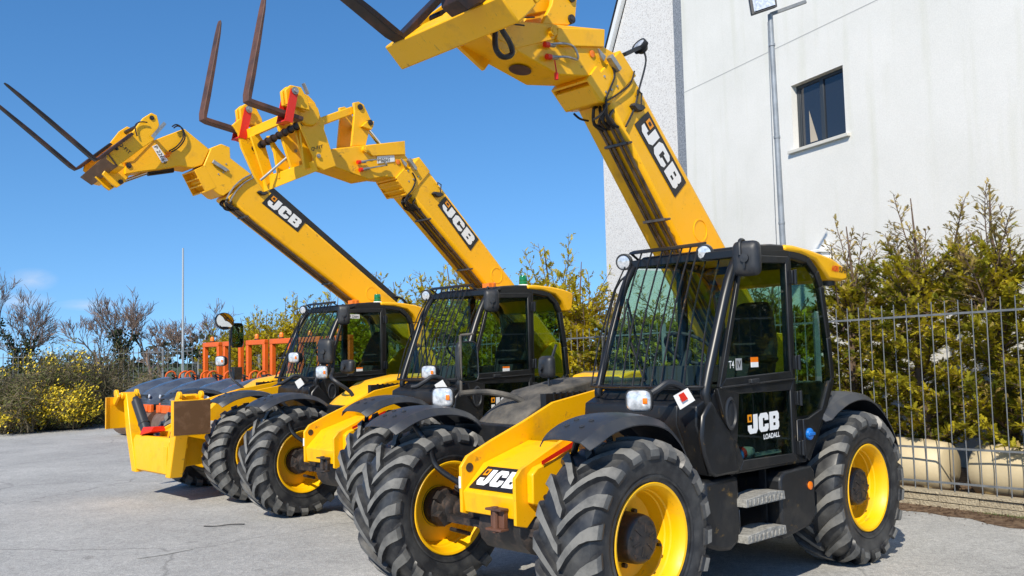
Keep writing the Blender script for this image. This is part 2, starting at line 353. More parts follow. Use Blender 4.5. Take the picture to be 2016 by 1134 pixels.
def cab(root,m):
    # lower cab shell: sculpted black skirt and cowl, built as side profile sections across the width
    b=MB()
    prof=[(-.57,1.24),(-.585,1.365),(-.80,1.45),(-.80,1.47),(-2.20,1.47),(-2.31,1.42),(-2.20,1.22),(-2.02,.98),(-1.93,.875),(-.98,.885),(-.70,.90),(-.66,1.02),(-.62,1.14)]
    b.prism(prof,.10,.93); b.prism([(-.57,1.24),(-.585,1.365),(-.80,1.45),(-.80,1.47),(-1.0,1.47),(-1.0,.88),(-.98,.885),(-.70,.90),(-.66,1.02),(-.62,1.14)],.932,1.085); b.prism([(-1.745,1.47),(-2.20,1.47),(-2.31,1.42),(-2.20,1.22),(-2.02,.98),(-1.93,.875),(-1.745,.877)],.932,1.085); b.prism([(-1.0,.884),(-1.745,.877),(-1.745,.955),(-1.0,.965)],.932,1.085)
    o=b.build('cab_body',BLK,root,bevel=.022)
    c=MB(); c.prism([(-.60,1.05),(-.575,1.16),(-.60,1.30),(-.70,1.40),(-.78,1.30),(-.93,1.16),(-1.0,.90),(-.72,.895),(-.655,.93)],1.087,1.125); c.build('corner_panel',BLK,o,bevel=.018)
    c=MB(); c.prism([(-1.88,.90),(-2.0,1.02),(-2.19,1.24),(-2.31,1.46),(-2.27,1.47),(-2.14,1.26),(-1.93,1.20),(-1.86,1.2)],1.087,1.115); c.prism([(-1.80,.95),(-1.93,.95),(-2.13,1.2),(-1.80,1.2)],1.087,1.10); c.build('rear_corner_panel',BLK,o,bevel=.01)
    cap=MB(); cap.lathe([(.045,0),(.045,.03),(.03,.04),(.0001,.04)],(-1.93,1.10,1.085),14,0); cap.box(-1.975,-1.885,1.10,1.145,1.075,1.098); 
    if m==1: cap.build('blue_filler_cap',BLUE,o,bevel=.004)
    # frame pillars and rails
    f=MB()
    A=[(-.74,1.27),(-.70,1.40),(-.71,1.49),(-.84,1.80),(-1.02,2.20),(-1.16,2.38),(-1.30,2.43)]
    f.tube(smoothpath(xyz(A,1.075),3),.036,12); f.tube(smoothpath(xyz(A[1:],.135),3),.03,12)
    f.tube([(-1.28,.13,2.43),(-1.28,1.07,2.43)],.035,10)
    Rr=[(-1.25,2.405),(-1.80,2.43),(-2.06,2.40),(-2.19,2.31),(-2.26,2.20),(-2.33,1.80),(-2.36,1.48),(-2.17,1.19),(-1.93,.90)]
    for y in (1.075,.125):
        for i in range(len(Rr)-1 if y>1 else 6): f.bar((Rr[i][0],y,Rr[i][1]),(Rr[i+1][0],y,Rr[i+1][1]),.05,.06)
    for y in (1.075,.125): f.bar((-1.77,y,2.42),(-1.76,y,1.2 if y>1 else 1.45),.05,.085)
    f.bar((-1.16,.11,2.40),(-1.16,1.09,2.40),.06,.06,side=(1,0,0)); f.bar((-2.10,.11,2.38),(-2.10,1.09,2.38),.05,.06,side=(1,0,0))
    f.bar((-.74,.11,1.475),(-.74,1.07,1.475),.05,.04,side=(1,0,0))
    f.build('cab_frame',BLKG,root,bevel=.008)
    # door
    d=MB()
    up=[(-1.13,2.385),(-1.745,2.405),(-1.735,1.50),(-.80,1.475)]
    inn=[(-1.14,2.33),(-1.70,2.35),(-1.70,1.56),(-.875,1.535)]
    def frame(o_,i_,y0,y1):
        n=len(o_)
        for k in range(n):
            a,b_,c_,e_=o_[k],o_[(k+1)%n],i_[(k+1)%n],i_[k]; d.prism([a,b_,c_,e_],y0,y1)
    frame(up,inn,1.09,1.122)
    lo=[(-.775,1.472),(-1.745,1.498),(-1.745,.905),(-1.0,.91),(-.90,1.14)]
    li=[(-1.03,1.425),(-1.69,1.42),(-1.69,.965),(-1.05,.975),(-.985,1.10)]
    frame(lo,li,1.09,1.120)
    d.bar((-.80,1.128,1.476),(-1.745,1.128,1.502),.012,.014)
    do=d.build('door',BLK,root,bevel=.006)
    g=MB(); g.prism(inn,1.103,1.108); g.build('door_window',GLD,do)
    g=MB(); g.prism(li,1.103,1.108); g.build('lower_door_window',GLD,do)
    h=MB(); h.bar((-1.14,1.135,1.505),(-1.24,1.135,1.508),.03,.03); h.lathe([(.017,0),(.017,.02),(.0001,.022)],(-1.19,1.125,1.50),12); h.build('handle',PLA,do,bevel=.004)
    for z in (2.25,1.62,1.36,1.0):
        q=MB(); q.box(-1.80,-1.735,1.118,1.15,z-.05,z+.05); q.cyl((-1.765,1.155,z-.055),(-1.765,1.155,z+.055),.014); q.build('hinge',BLKG,do,bevel=.004)
    v=MB(); v.lathe([(.062,0),(.066,.012),(.055,.02),(.050,.006),(.03,.008),(.0001,.012)],(-.90,1.122,1.30),28)
    for vv in range(len(v.v)): v.v[vv]=(v.v[vv][0]*1,v.v[vv][1],1.30+(v.v[vv][2]-1.30)*1.7)
    v.build('air_vent',PLA,do)
    # glass
    g=MB(); g.prism([(-1.81,2.37),(-2.04,2.35),(-2.14,2.28),(-2.21,2.18),(-2.29,1.80),(-2.33,1.48),(-2.15,1.22),(-1.81,1.22)],1.09,1.095); g.build('quarter_window',GLD,root)
    g=MB(); prof=[(-.735,1.495),(-.80,1.74),(-.95,2.10),(-1.13,2.36),(-1.22,2.41)]
    rings=[]
    for t in range(9):
        y=.15+.90*t/8; bow=.07*(1-((t-4)/4)**2); rings.append([Vector((p[0]+bow*(1-.5*i/4),y,p[1])) for i,p in enumerate(prof)])
    g.loft(rings,0,caps=False,close=False); g.build('windscreen',GLS,root)
    g=MB(); g.prism([(-1.16,2.36),(-1.95,2.38),(-2.2,2.2),(-2.33,1.5),(-.78,1.5)],.120,.125); g.build('side_window',GLS,root)
    g=MB(); g.prism([(-2.20,2.22),(-2.205,2.22),(-2.325,1.5),(-2.32,1.5)],.14,1.05); g.build('rear_window',GLS,root)
    # roof
    rp=[(-1.22,2.435),(-1.34,2.47),(-1.55,2.488),(-1.85,2.492),(-2.10,2.472),(-2.42,2.43),(-2.62,2.365),(-2.66,2.345),(-2.655,2.27),(-2.56,2.255),(-2.36,2.26),(-2.27,2.33),(-2.16,2.40),(-1.85,2.455),(-1.30,2.43)]
    fr=[p for p in [(-1.20,2.428),(-1.34,2.47),(-1.55,2.488),(-1.72,2.492),(-1.72,2.44),(-1.26,2.42)]]
    q=MB(); q.prism(fr,.09,1.10); rf=q.build('roof_front',BLK,root,bevel=.012)
    rp=[(-1.723,2.494),(-1.85,2.496),(-2.10,2.476),(-2.42,2.43),(-2.62,2.365),(-2.66,2.345),(-2.655,2.265),(-2.56,2.25),(-2.36,2.26),(-2.28,2.33),(-2.17,2.40),(-1.95,2.44),(-1.723,2.446)] if m==1 else [(-1.723,2.494),(-1.85,2.498),(-2.10,2.488),(-2.32,2.462),(-2.46,2.43),(-2.48,2.40),(-2.45,2.24),(-2.40,2.21),(-2.35,2.21),(-2.28,2.33),(-2.17,2.40),(-1.95,2.44),(-1.723,2.446)]
    q=MB(); q.prism(rp,.085,1.11); r=q.build('roof',YEL,root,bevel=.02)
    if m==1:
        text_obj('AGRI',r,(-2.395,1.114,2.325),(-1,0,-.035),(0,0,1),.048,RED,'roof_lettering',.03,.115,.25)
        text_obj('SUPER',r,(-2.515,1.114,2.32),(-1,0,-.035),(0,0,1),.048,DEC,'roof_lettering',.02,.13,.25)
        q=MB(); q.lathe([(.055,0),(.05,-.035),(.0001,-.04)],(-2.50,1.02,2.255),16,0,axis=(0,0,1)); q.build('roof_lamp',PLA,r)
    if m>1:
        bx,by=(-1.90,.86) if m==2 else (-1.88,.80)
        q=MB(); q.lathe([(.065,0),(.065,.018),(.055,.03),(.0001,.03)],(bx,by,2.49),20,0,axis=(0,0,1)); bo=q.build('beacon',WHT,r)
        q=MB(); q.lathe([(.047,.03),(.050,.04),(.050,.06),(.046,.065),(.049,.07),(.046,.125),(.040,.135),(.0001,.138)],(bx,by,2.49),20,0,axis=(0,0,1)); q.build('green_beacon_lens',GRN,bo)
        q=MB(); q.lathe([(.05,0),(.05,.05),(.04,.06),(.0001,.06)],(-1.62,.62,2.49),14,0,axis=(0,0,1)); q.box(-1.66,-1.55,.55,.66,2.49,2.54); q.build('orange_marker_lamp',ORL,rf)
    # windscreen guard
    gd=MB()
    GT=[(.12,2.44),(.22,2.49),(.32,2.49),(.42,2.49),(.51,2.49),(.60,2.49),(.68,2.49),(.75,2.49),(.79,2.34),(.90,2.31)]
    GB=[.28,.39,.48,.58,.66,.74,.82,.90,.98,1.07]
    lows=[]
    for i,((yt,zt),yb) in enumerate(zip(GT,GB)):
        xb=-.55-.10*max(0,(i-6)/3)**2; xt=-1.15; lows.append((xb,yb,1.485))
        bow=.035
        pts=[(xb,yb,1.485)]+[(xb+(xt-xb)*u+bow*4*u*(1-u),yb+(yt-yb)*u,1.485+(zt-1.485)*u) for u in (.2,.4,.6,.8)]+[(xt,yt,zt)]
        gd.tube(pts,.0075,6)
        if i>7: gd.tube([(xt,yt,zt),(xt-.06,yt-.02,zt+.08)],.0065,6)
    gd.tube(smoothpath([(-.86,.02,1.50),(-.66,.10,1.485)]+lows+[(-.72,1.09,1.485)],2),.010,6)
    gd.tube(smoothpath([(-.86,.0,1.50),(-.95,-.02,1.80),(-1.12,-.03,2.22),(-1.20,.05,2.34),(-1.24,.12,2.40)],3),.009,6)
    gd.tube([(-.66,.10,1.485),(-.80,.06,1.80),(-1.02,.04,2.2),(-1.15,.08,2.44)],.0065,6)
    gd.prism([(-1.13,2.48),(-1.15,2.50),(-1.20,2.515),(-1.20,2.485)],.10,.78); gd.tube([(-1.15,.78,2.49),(-1.24,.82,2.43)],.010,6); gd.tube([(-1.15,.11,2.49),(-1.25,.12,2.43)],.010,6)
    gd.build('windscreen_guard',BLK,root)
    w1=work_lamp(root,(-1.12,.06,2.425),(.9,.25,-.12),.058)
    if m==1: work_lamp(root,(-1.14,.80,2.43),(.9,.3,-.1),.055)
    # wipers + interior
    w=MB(); w.tube([(-.66,.60,1.52),(-.74,.42,1.80),(-.86,.30,2.02)],.008,6); w.tube([(-.70,.66,1.53),(-.78,.5,1.82)],.006,6); w.bar((-.74,.52,1.62),(-.93,.24,2.12),.012,.016); w.build('wiper',BLK,root)
    s=MB()
    s.loft([[Vector((x,y,1.32)) for x,y in ((-1.45,.38),(-1.95,.38),(-1.95,.84),(-1.45,.84))],[Vector((x,y,1.47)) for x,y in ((-1.40,.36),(-1.95,.36),(-1.95,.86),(-1.40,.86))]])
    s.loft([[Vector((x,y,1.46)) for x,y in ((-1.84,.37),(-1.98,.40),(-1.98,.82),(-1.84,.85))],[Vector((x,y,1.75)) for x,y in ((-1.90,.36),(-2.06,.40),(-2.06,.82),(-1.90,.86))],[Vector((x,y,2.02)) for x,y in ((-2.0,.42),(-2.10,.46),(-2.10,.76),(-2.0,.80))],[Vector((x,y,2.10)) for x,y in ((-2.04,.48),(-2.10,.50),(-2.10,.72),(-2.04,.74))]])
    s.box(-1.45,-1.9,.86,.92,1.62,1.67); s.build('seat',SEAT,root,bevel=.03)
    s=MB()
    s.loft([[Vector((x,y,1.46)) for x,y in ((-.82,.40),(-1.12,.45),(-1.12,.80),(-.82,.85))],[Vector((x,y,1.62)) for x,y in ((-.88,.46),(-1.08,.5),(-1.08,.76),(-.88,.8))]])
    s.box(-1.2,-2.2,.14,.30,1.46,1.60); s.tube([(-1.02,.62,1.55),(-1.16,.62,1.72)],.03,10)
    rr=[Vector((-1.17,.62,1.74))+Vector((.55,0,.83)).normalized()*0+ (Vector((0,1,0))*math.cos(2*PI*k/24)+Vector((.80,0,.60)).normalized()*math.sin(2*PI*k/24))*.19 for k in range(25)]
    s.tube(rr,.014,6); s.bar((-1.17,.45,1.74),(-1.17,.79,1.74),.03,.015)
    s.build('steering_console',SEAT,root,bevel=.01)
    # decals
    logo4(do,(-1.10,1.121,1.275),(-1.50,1.121,1.285),(-1.50,1.121,1.155),(-1.10,1.121,1.145),back=False)
    if m==1:
        text_obj('LOADALL',do,(-1.30,1.124,1.095),(-1,0,.02),(0,0,1),.036,WHT,'door_lettering',.03,.21)
        text_obj('T4',do,(-.925,1.114,1.60),(-1,0,.02),(0,0,1),.05,WHT,'window_lettering',.01,.062)
        q=MB(); q.box(-1.085,-1.015,1.109,1.1125,1.585,1.665); q.build('window_sticker',simple('sticker_grey',(.35,.36,.36),.5),do)
        text_obj('IV',do,(-1.02,1.114,1.60),(-1,0,.02),(0,0,1),.05,DEC,'window_lettering',.01,.055)
        q=MB(); q.box(-1.20,-1.29,1.109,1.1125,1.60,1.635,0); q.box(-1.20,-1.29,1.109,1.1125,1.635,1.67,1); q.build('window_sticker',[WHT,ORL],do)
        q=MB(); q.tube(smoothpath([(-2.0,1.0,1.45),(-2.02,1.0,1.3),(-2.05,1.0,1.15),(-2.0,1.0,1.02)],8),.012,6); q.build('coiled_cable',HOSE,root)
    if m==1:
        q=MB(); q.lathe([(.0001,-.12),(.03,-.10),(.045,-.03),(.04,.05),(.02,.12),(.0001,.13)],(-1.20,1.02,1.00),14,0,axis=(1,0,-.1)); q.lathe([(.046,-.02),(.049,0),(.046,.02)],(-1.16,1.02,1.004),14,1,axis=(1,0,-.1)); q.lathe([(.042,.03),(.045,.045),(.035,.06)],(-1.18,1.02,1.0),14,2,axis=(1,0,-.1)); q.box(-1.32,-1.66,1.0,1.04,.97,.99,0); q.build('striped_bag',[simple('bag_cream',(.5,.45,.38),.6),RED,BLUE],root)
    if m>1:
        q=MB(); q.box(-1.30,-1.40,1.109,1.1125,1.545,1.58,0); q.box(-1.30,-1.40,1.109,1.1125,1.58,1.60,1); q.build('window_sticker',[WHT,ORL],do)
    if m==3: 
        q=MB(); q.box(-1.19,-1.36,1.109,1.112,2.26,2.315); q.build('window_sticker',WHT,do); text_obj('P 22664',do,(-1.20,1.115,2.27),(-1,0,0),(0,0,1),.035,DEC,'window_lettering',0,.14)
def understructure(root,m):
    c=MB()
    # black side tanks left side
    c=MB(); c.prism([(-.62,.46),(-.64,.875),(-1.035,.87),(-1.045,.44),(-.92,.385),(-.80,.40)],.74,1.085); c.build('side_tank',BLK,root,bevel=.03)
    c=MB(); c.prism([(-1.50,.80),(-1.56,.845),(-1.93,.855),(-1.985,.81),(-1.97,.50),(-1.90,.42),(-1.54,.375),(-1.50,.40)],.76,1.12); bb=c.build('battery_box',BLK,root,bevel=.02)
    c=MB(); c.lathe([(.030,0),(.030,.008),(.012,.012),(.0001,.012)],(-1.90,1.12,.71),16); c.build('orange_reflector',ORL,bb)
    for z in (.665,.425):
        c=MB(); c.prism([(-1.0,z),(-1.0,z+.055),(-1.10,z+.06),(-1.30,z+.075),(-1.48,z+.06),(-1.49,z)],.98,1.16)
        for k in range(9): c.box(-1.03-k*.05,-1.05-k*.05,1.16,1.168,z+.008,z+.05)
        c.build('step',STEP,root,bevel=.004)
    c=MB(); c.bar((-1.04,1.0,.88),(-1.04,1.0,.44),.05,.02); c.bar((-1.46,1.0,.88),(-1.46,1.0,.44),.05,.02); c.box(-1.0,-1.5,.74,.76,.42,.88); c.build('step_frame',BLK,root)
    # chassis beams + belly + axles
    c=MB(); c.box(-.3,-3.3,-.33,.36,.42,.85); c.prism([(-1.9,.85),(-3.45,.85),(-3.5,1.1),(-2.6,1.2),(-2.2,1.2)],-.9,.95); c.prism([(-.3,1.2),(-.35,.6),(-2.1,.5),(-2.25,1.2)],-1.05,-.36)
    c.build('chassis',BLK,root,bevel=.01)
    for x in ((AX if m==3 else 0),-2.75):
        c=MB()
        c.tube([(x,-.62,.60),(x,-.30,.60),(x,-.2,.58),(x,.2,.58),(x,.30,.60),(x,.62,.60)],[.085,.10,.20,.20,.10,.085],14)
        c.bar((x+.13,-.6,.56),(x+.13,.6,.56),.05,.05,side=(1,0,0))
        c.build('axle',HUB,root)
AX=.13
def nose(root,m):
    # yellow front chassis: two side plates rising to the cab, sloped front plate, plate tongue
    dx=.0
    zt=0
    for s,y in (('L',.255),('R',-.285)):
        q=MB()
        if s=='L': P=[(.295,.625),(.30,.925),(.24,.985),(.0,1.08),(-.30,1.20),(-.60,1.30),(-1.3,1.42),(-2.2,1.35),(-2.2,.75),(-.4,.70),(.0,.68),(.13,.66),(.20,.60)]
        else: P=[(.295,.655),(.30,.965),(.24,1.035),(.0,1.13),(-.30,1.235),(-.62,1.36),(-1.3,1.46),(-2.2,1.40),(-2.2,.75),(-.4,.70),(.0,.70),(.20,.68),(.245,.64)]
        q.prism(P,y,y+.028); sp=q.build('side_plate',YEL,root,bevel=.005)
        if s=='R':
            h=MB(); h.lathe([(.032,0),(.032,.004),(.0001,.004)],(.225,y+.028,.955),14); h.build('lift_eye',HUB,sp)
            h=MB(); h.box(.29,.262,y+.0285,y+.032,.84,.92); 
    q=MB()
    q.add([(.29,-.255,.83),(.29,.253,.83),(.06,.253,.985),(.06,-.255,.985)],[(0,1,2,3)]) if False else None
    F=[(.275,.66),(.290,.80),(.10,.975),(-.35,1.10),(-.40,1.05),(.08,.93),(.25,.78),(.245,.66)]
    q.prism(F,-.257,.255); fp=q.build('front_plate',YEL,root,bevel=.008)
    lp=lambda y,k:(.290+(.10-.290)*k+.004,y,.80+(.975-.80)*k+.004)
    if m==1: logo4(fp,lp(-.17,.88),lp(.24,.88),lp(.25,.12),lp(-.215,.12),out=Vector((.68,0,.74)))
    # side pocket plate on the left
    q=MB(); q.prism([(.20,.76),(.20,.95),(.15,.99),(-.02,1.03),(-.28,1.13),(-.30,1.05),(-.05,.93),(.02,.70)],.285,.345); q.build('side_plate_flange',YEL,root,bevel=.01)
    q=MB(); q.box(-.02,-.36,.346,.352,1.045,1.075); 
    q=MB(); q.add([(.12,.349,1.005),(-.30,.349,1.135),(-.30,.349,1.17),(.12,.349,1.03)],[(0,1,2,3)]); q.add([(.12,.357,1.005),(-.30,.357,1.135),(-.30,.357,1.17),(.12,.357,1.03)],[(3,2,1,0)]); q.build('red_stripe',RED,root)
    # tow pin
    q=MB(); q.box(.285,.32,.06,.19,.60,.72); q.cyl((.33,.12,.57),(.33,.12,.74),.022,10); q.box(.285,.36,.05,.20,.585,.60); q.box(.285,.36,.05,.20,.715,.73); q.build('tow_pin',RUST if m==1 else HUB,root,bevel=.003)
    # number sticker
    q=MB(); q.box(.26,.225,-.2565,-.2535,.83,.90) if False else q.box(.300,.3035,-.282,-.262,.82,.90); q.build('sticker',WHT,root)
def hood(root,m):
    # engine cover on the right-hand side
    mat={1:DUSTP,2:YEL,3:YEL}[m]
    q=MB()
    S=[]
    for y,dz,fx in ((-.40,0.0,.0),(-.46,.02,.0),(-.80,.02,.02),(-.96,-.01,.06),(-1.02,-.08,.10)):
        S.append([Vector(p) for p in ((-.55,y,.95),(-.36-fx,y,1.16+dz*.3),(-.50-fx,y,1.275+dz),(-.86,y,1.44+dz),(-1.25,y,1.50+dz),(-2.30,y,1.50+dz),(-2.45,y,1.40+dz),(-2.5,y,.95))])
    q.loft(S); q.build('engine_cover',mat,root,bevel=.01)
    q=MB(); q.box(-.62,-2.3,-.395,-.335,1.22,1.42); 
    for k in range(22): q.box(-.70-k*.07,-.72-k*.07,-.337,-.325,1.25,1.43)
    q.build('side_grille',BLK,root)
    if m==1:
        q=MB(); q.prism([(-1.62,1.53),(-1.75,1.56),(-2.3,1.56),(-2.3,1.47),(-1.6,1.47)],-1.0,-.42); q.build('engine_cover_top',YEL,root,bevel=.02)
    # rear boom pivot brackets
    for y in (.10,-.36):
        q=MB(); q.prism([(-2.6,.8),(-2.62,1.35),(-3.0,1.75),(-3.15,1.87),(-3.35,1.86),(-3.45,1.72),(-3.5,1.2),(-3.5,.8)],y,y+.04); q.build('pivot_bracket',YEL,root,bevel=.008)
    q=MB(); q.prism([(-3.3,.7),(-3.3,1.3),(-3.62,1.2),(-3.66,.7)],-.9,.9); q.build('counterweight',BLK,root,bevel=.04)
def arm_left(root,m,pos,tagc=True):
    # headlamp on a bent arm rising from the cab corner
    q=MB(); q.tube(smoothpath([(-.60,1.02,1.44),(-.52,1.0,1.50),(-.44,.97,1.52),(-.38,.93,1.48),(-.33,.86,1.43),(-.30,.80,1.42)],4),.024,10); a=q.build('lamp_arm',PLA,root)
    q=MB(); q.add([(-.40,1.04,1.44),(-.43,1.13,1.49),(-.47,1.155,1.41),(-.44,1.06,1.35)],[(0,1,2,3)]); q.add([(-.404,1.04,1.44),(-.434,1.13,1.49),(-.474,1.155,1.41),(-.444,1.06,1.35)],[(3,2,1,0)]); q.build('paper_tag',[WHT],root,smooth=False)
    if m==1:
        q=MB(); q.add([(-.405,1.08,1.447),(-.42,1.11,1.465),(-.452,1.12,1.42),(-.435,1.085,1.40)],[(0,1,2,3)]); 
        for i in range(len(q.v)): q.v[i]=(q.v[i][0]+.012,q.v[i][1]+.006,q.v[i][2])
        q.build('tag_print',RED,root,smooth=False)
    head_lamp(root,pos,(.93,.35,-.02))
def ext(a,b,x): k=(b[1]-a[1])/(b[0]-a[0]); return (x,a[1]+k*(x-a[0]))
YB=.06; WB=.34
def boom(root,m,top,bot,collar,block,head,logo):
    r1=ext(*top,-3.42); r2=ext(*bot,-2.85)
    P=[top[0],top[1],(r1[0]+.10,r1[1]+.09),(r1[0]-.02,r1[1]-.05),(r1[0]+.15,r1[1]-.28),r2,bot[1],bot[0]]
    b=MB(); b.prism(P,YB-WB,YB); bo=b.build('boom',YEL,root,bevel=.035)
    d=(Vector((top[0][0],0,top[0][1]))-Vector((top[1][0],0,top[1][1]))).normalized(); nrm=Vector((-d.z,0,d.x))  # up-normal
    if nrm.z<0: nrm=-nrm
    c=MB(); c.prism(collar,YB-WB-.012,YB+.014); co=c.build('collar',YEL,bo,bevel=.010)
    # bolts on the collar
    cx=sum(p[0] for p in collar)/len(collar); cz=sum(p[1] for p in collar)/len(collar)
    for a,e in ((-.06,.06),(-.02,-.06),(.06,.03),(.05,-.09),(-.09,-.02)):
        q=MB(); q.cyl((cx+a,YB+.012,cz+e),(cx+a,YB+.022,cz+e),.011,6); q.build('bolt',GREY,co)
    # wear pad block below the boom end: plates with recesses
    q=MB(); A,B,C,D=[Vector((p[0],0,p[1])) for p in block]  # A top outer, B bottom outer, C bottom boom, D top boom
    q.prism([(p.x,p.z) for p in (A*.40+D*.60,B*.40+C*.60,C,D)],YB-WB-.02,YB+.0)
    dd=(B-A).normalized()
    for k in (0,.36,.68,1.0):
        p=A.lerp(B,k*.94+.0); p2=D.lerp(C,k*.94); 
        q.prism([(p.x,p.z),(p.x+dd.x*.02,p.z+dd.z*.02),(p2.x+dd.x*.02,p2.z+dd.z*.02),(p2.x,p2.z)],YB-WB-.025,YB+.008)
    for y in (YB-WB-.03,YB+.002): q.prism([(p.x,p.z) for p in (A,B,C,D)],y,y+.016)
    for yy in (-.22,-.06):
        for k in (.2,.52,.84):
            p=(A*.40+D*.60).lerp(B*.40+C*.60,k); q.cyl(p+Vector((0,yy,0)),p+(A-D).normalized()*.02+Vector((0,yy,0)),.018,8)
    q.build('wear_pad_block',YEL,bo,bevel=.004)
    if m==1:
        q=MB(); c0=(A*.40+D*.60).lerp(B*.40+C*.60,.5)
    # head / gooseneck
    if head:
        q=MB(); q.prism(head,YB-WB-.005,YB-.002); he=q.build('boom_head',YEL,root,bevel=.010)
    else: he=None
    # hydraulic pipes along the lower left corner
    dB=(Vector((bot[0][0],0,bot[0][1]))-Vector((bot[1][0],0,bot[1][1]))).normalized(); nb=Vector((dB.z,0,-dB.x)); 
    if nb.z>0: nb=-nb
    b0=Vector((bot[0][0],0,bot[0][1])); L=(Vector((bot[1][0],0,bot[1][1]))-b0).length
    q=MB()
    for y,o,st in ((YB-.03,.022,.10),(YB-.075,.024,.14),(YB-.15,.022,.12),(YB-.19,.022,.16)):
        p0=b0-dB*st
        q.tube(smoothpath([p0+nb*-.02+Vector((0,y+.02,0)),p0+nb*.035-dB*.03+Vector((0,y,0)),p0+nb*o-dB*.12+Vector((0,y,0)),p0+nb*o-dB*(L*.5)+Vector((0,y,0)),p0+nb*(o+.0)-dB*(L+.9)+Vector((0,y,0))],3),.013,8)
    q.build('hydraulic_pipe',PIPE,bo)
    for k in (.38,L*.80):
        q=MB(); p=b0-dB*k+nb*.03; q.bar(p+Vector((0,YB-.22,0)),p+Vector((0,YB+.012,0)),.035,.02,side=(1,0,0)); q.cyl(p+Vector((0,YB+.005,0)),p+Vector((0,YB+.05,0)),.010,8)
        q.build('pipe_clamp',PIPE,bo)
    # hose bundle at the boom end
    q=MB(); rnd=random.Random(m)
    for k in range(6):
        y=YB-.02-.03*k; p=b0-dB*.04
        q.tube(smoothpath([p+Vector((.0,y,0))-nb*.02,p+nb*(.04+rnd.random()*.04)+Vector((rnd.uniform(-.03,.03),y+.03,0)),p-dB*.10+nb*(.05+rnd.random()*.03)+Vector((0,y+rnd.uniform(-.03,.05),0)),p-dB*.2+nb*.01+Vector((0,y,0))],4),.013,7)
    q.build('hose',HOSE,bo)
    logo4(bo,*[Vector((p[0],YB+.001,p[1])) for p in logo])
    # marker light and bracket on the boom, just above the logo
    l=Vector((logo[0][0]*.55+logo[3][0]*.45,YB,logo[0][1]*.55+logo[3][1]*.45))+d*.10
    q=MB(); q.loft([[l+Vector((x*k,y,z*k)) for x,z in ((-.085,-.005),(-.03,-.04),(.03,-.045),(.085,-.01),(.06,.015),(-.05,.015))] for y,k in ((0,1),(.03,1),(.045,.8))])
    q.tube([l+Vector((-.04,.02,.01)),l+Vector((-.05,.025,.11)),l+Vector((.0,.025,.13)),l+Vector((.0,.02,.10))],.008,6); ml=q.build('marker_bracket',PLA,bo)
    # weld disc on boom side, near the cab
    l2=Vector((top[1][0]*.60+bot[1][0]*.40,YB,top[1][1]*.60+bot[1][1]*.40))+d*.16
    q=MB(); q.lathe([(.10,0),(.10,.005),(.088,.005),(.088,0)],l2,28); q.build('reinforcement_disc',YEL,bo)
    return bo,he,d,nrm
def fork(parent,heel,t,s,y,L=1.15,S=.62,w=.10,th=.042,mat=None,mat2=None):
    H=Vector((heel[0],y,heel[1])); t=Vector((t[0],0,t[1])).normalized(); s=Vector((s[0],0,s[1])).normalized()
    q=MB(); rings=[]
    # tine: from the heel, tapering in thickness and width near the tip; then rounded heel; then shank
    path=[(L,.010,.45),(L*.97,.016,.72),(L*.86,.024,.92),(L*.55,.036,1),(L*.25,th,1),(.09,th,1)]
    def ring(c,d,n,hh,ww): 
        return [c+Vector((0,ww*w/2,0))+n*hh,c+Vector((0,-ww*w/2,0))+n*hh,c+Vector((0,-ww*w/2,0)),c+Vector((0,ww*w/2,0))]
    for l,h,k in path: rings.append(ring(H+t*l,t,s,h,k))
    m_=(t+s).normalized()
    # heel corner ring: outer offset
    rings.append([H+Vector((0,w/2,0))+t*th+s*th,H+Vector((0,-w/2,0))+t*th+s*th,H+Vector((0,-w/2,0))+(t+s)*.016,H+Vector((0,w/2,0))+(t+s)*.016])
    for l,h in ((.08,th),(S*.5,th),(S,th*.9)): rings.append([H+Vector((0,w/2,0))+s*l+t*h,H+Vector((0,-w/2,0))+s*l+t*h,H+Vector((0,-w/2,0))+s*l,H+Vector((0,w/2,0))+s*l])
    q.loft(rings)
    return q.build('fork',mat or RUST,parent,bevel=.006)
def plates(parent,name,polys,mat=None,bevel=.006):
    o=None
    for P,y0,y1 in polys:
        q=MB(); q.prism(P,y0,y1); o=q.build(name,mat or YEL,parent,bevel=bevel)
    return o
def pins(parent,c,y0,y1,r=.03,mat=None,name='pin'):
    q=MB(); q.cyl((c[0],y0,c[1]),(c[0],y1,c[1]),r,18); q.lathe([(r*.55,0),(r*.5,.006),(.0001,.006)],(c[0],y1,c[1]),12); return q.build(name,mat or HUB,parent)
def couplers(parent,P,y,red=True):
    # P: four xz points: coupler a tip, coupler b tip, rear joint a, rear joint b
    a,b,c,d=[Vector((p[0],y,p[1])) for p in P]
    q=MB(); q.tube(smoothpath([a,(a+c)/2+Vector((0,.035,.01)),c+Vector((0,.02,0)),(c+d)/2+Vector((-.02,.02,-.02)),d],4),.009,7); q.tube(smoothpath([b,(b+d)/2+Vector((0,.04,0)),d],4),.009,7)
    for p,t in ((a,c),(b,d)): q.cyl(p,p.lerp(t,.28),.017,10)
    o=q.build('hydraulic_coupler',GREY,parent)
    for p,t in ((a,c),(b,d)):
        q=MB(); q.cyl(p-(t-p).normalized()*.03,p+(t-p).normalized()*.01,.022,10); q.build('coupler_cap',RED,o)
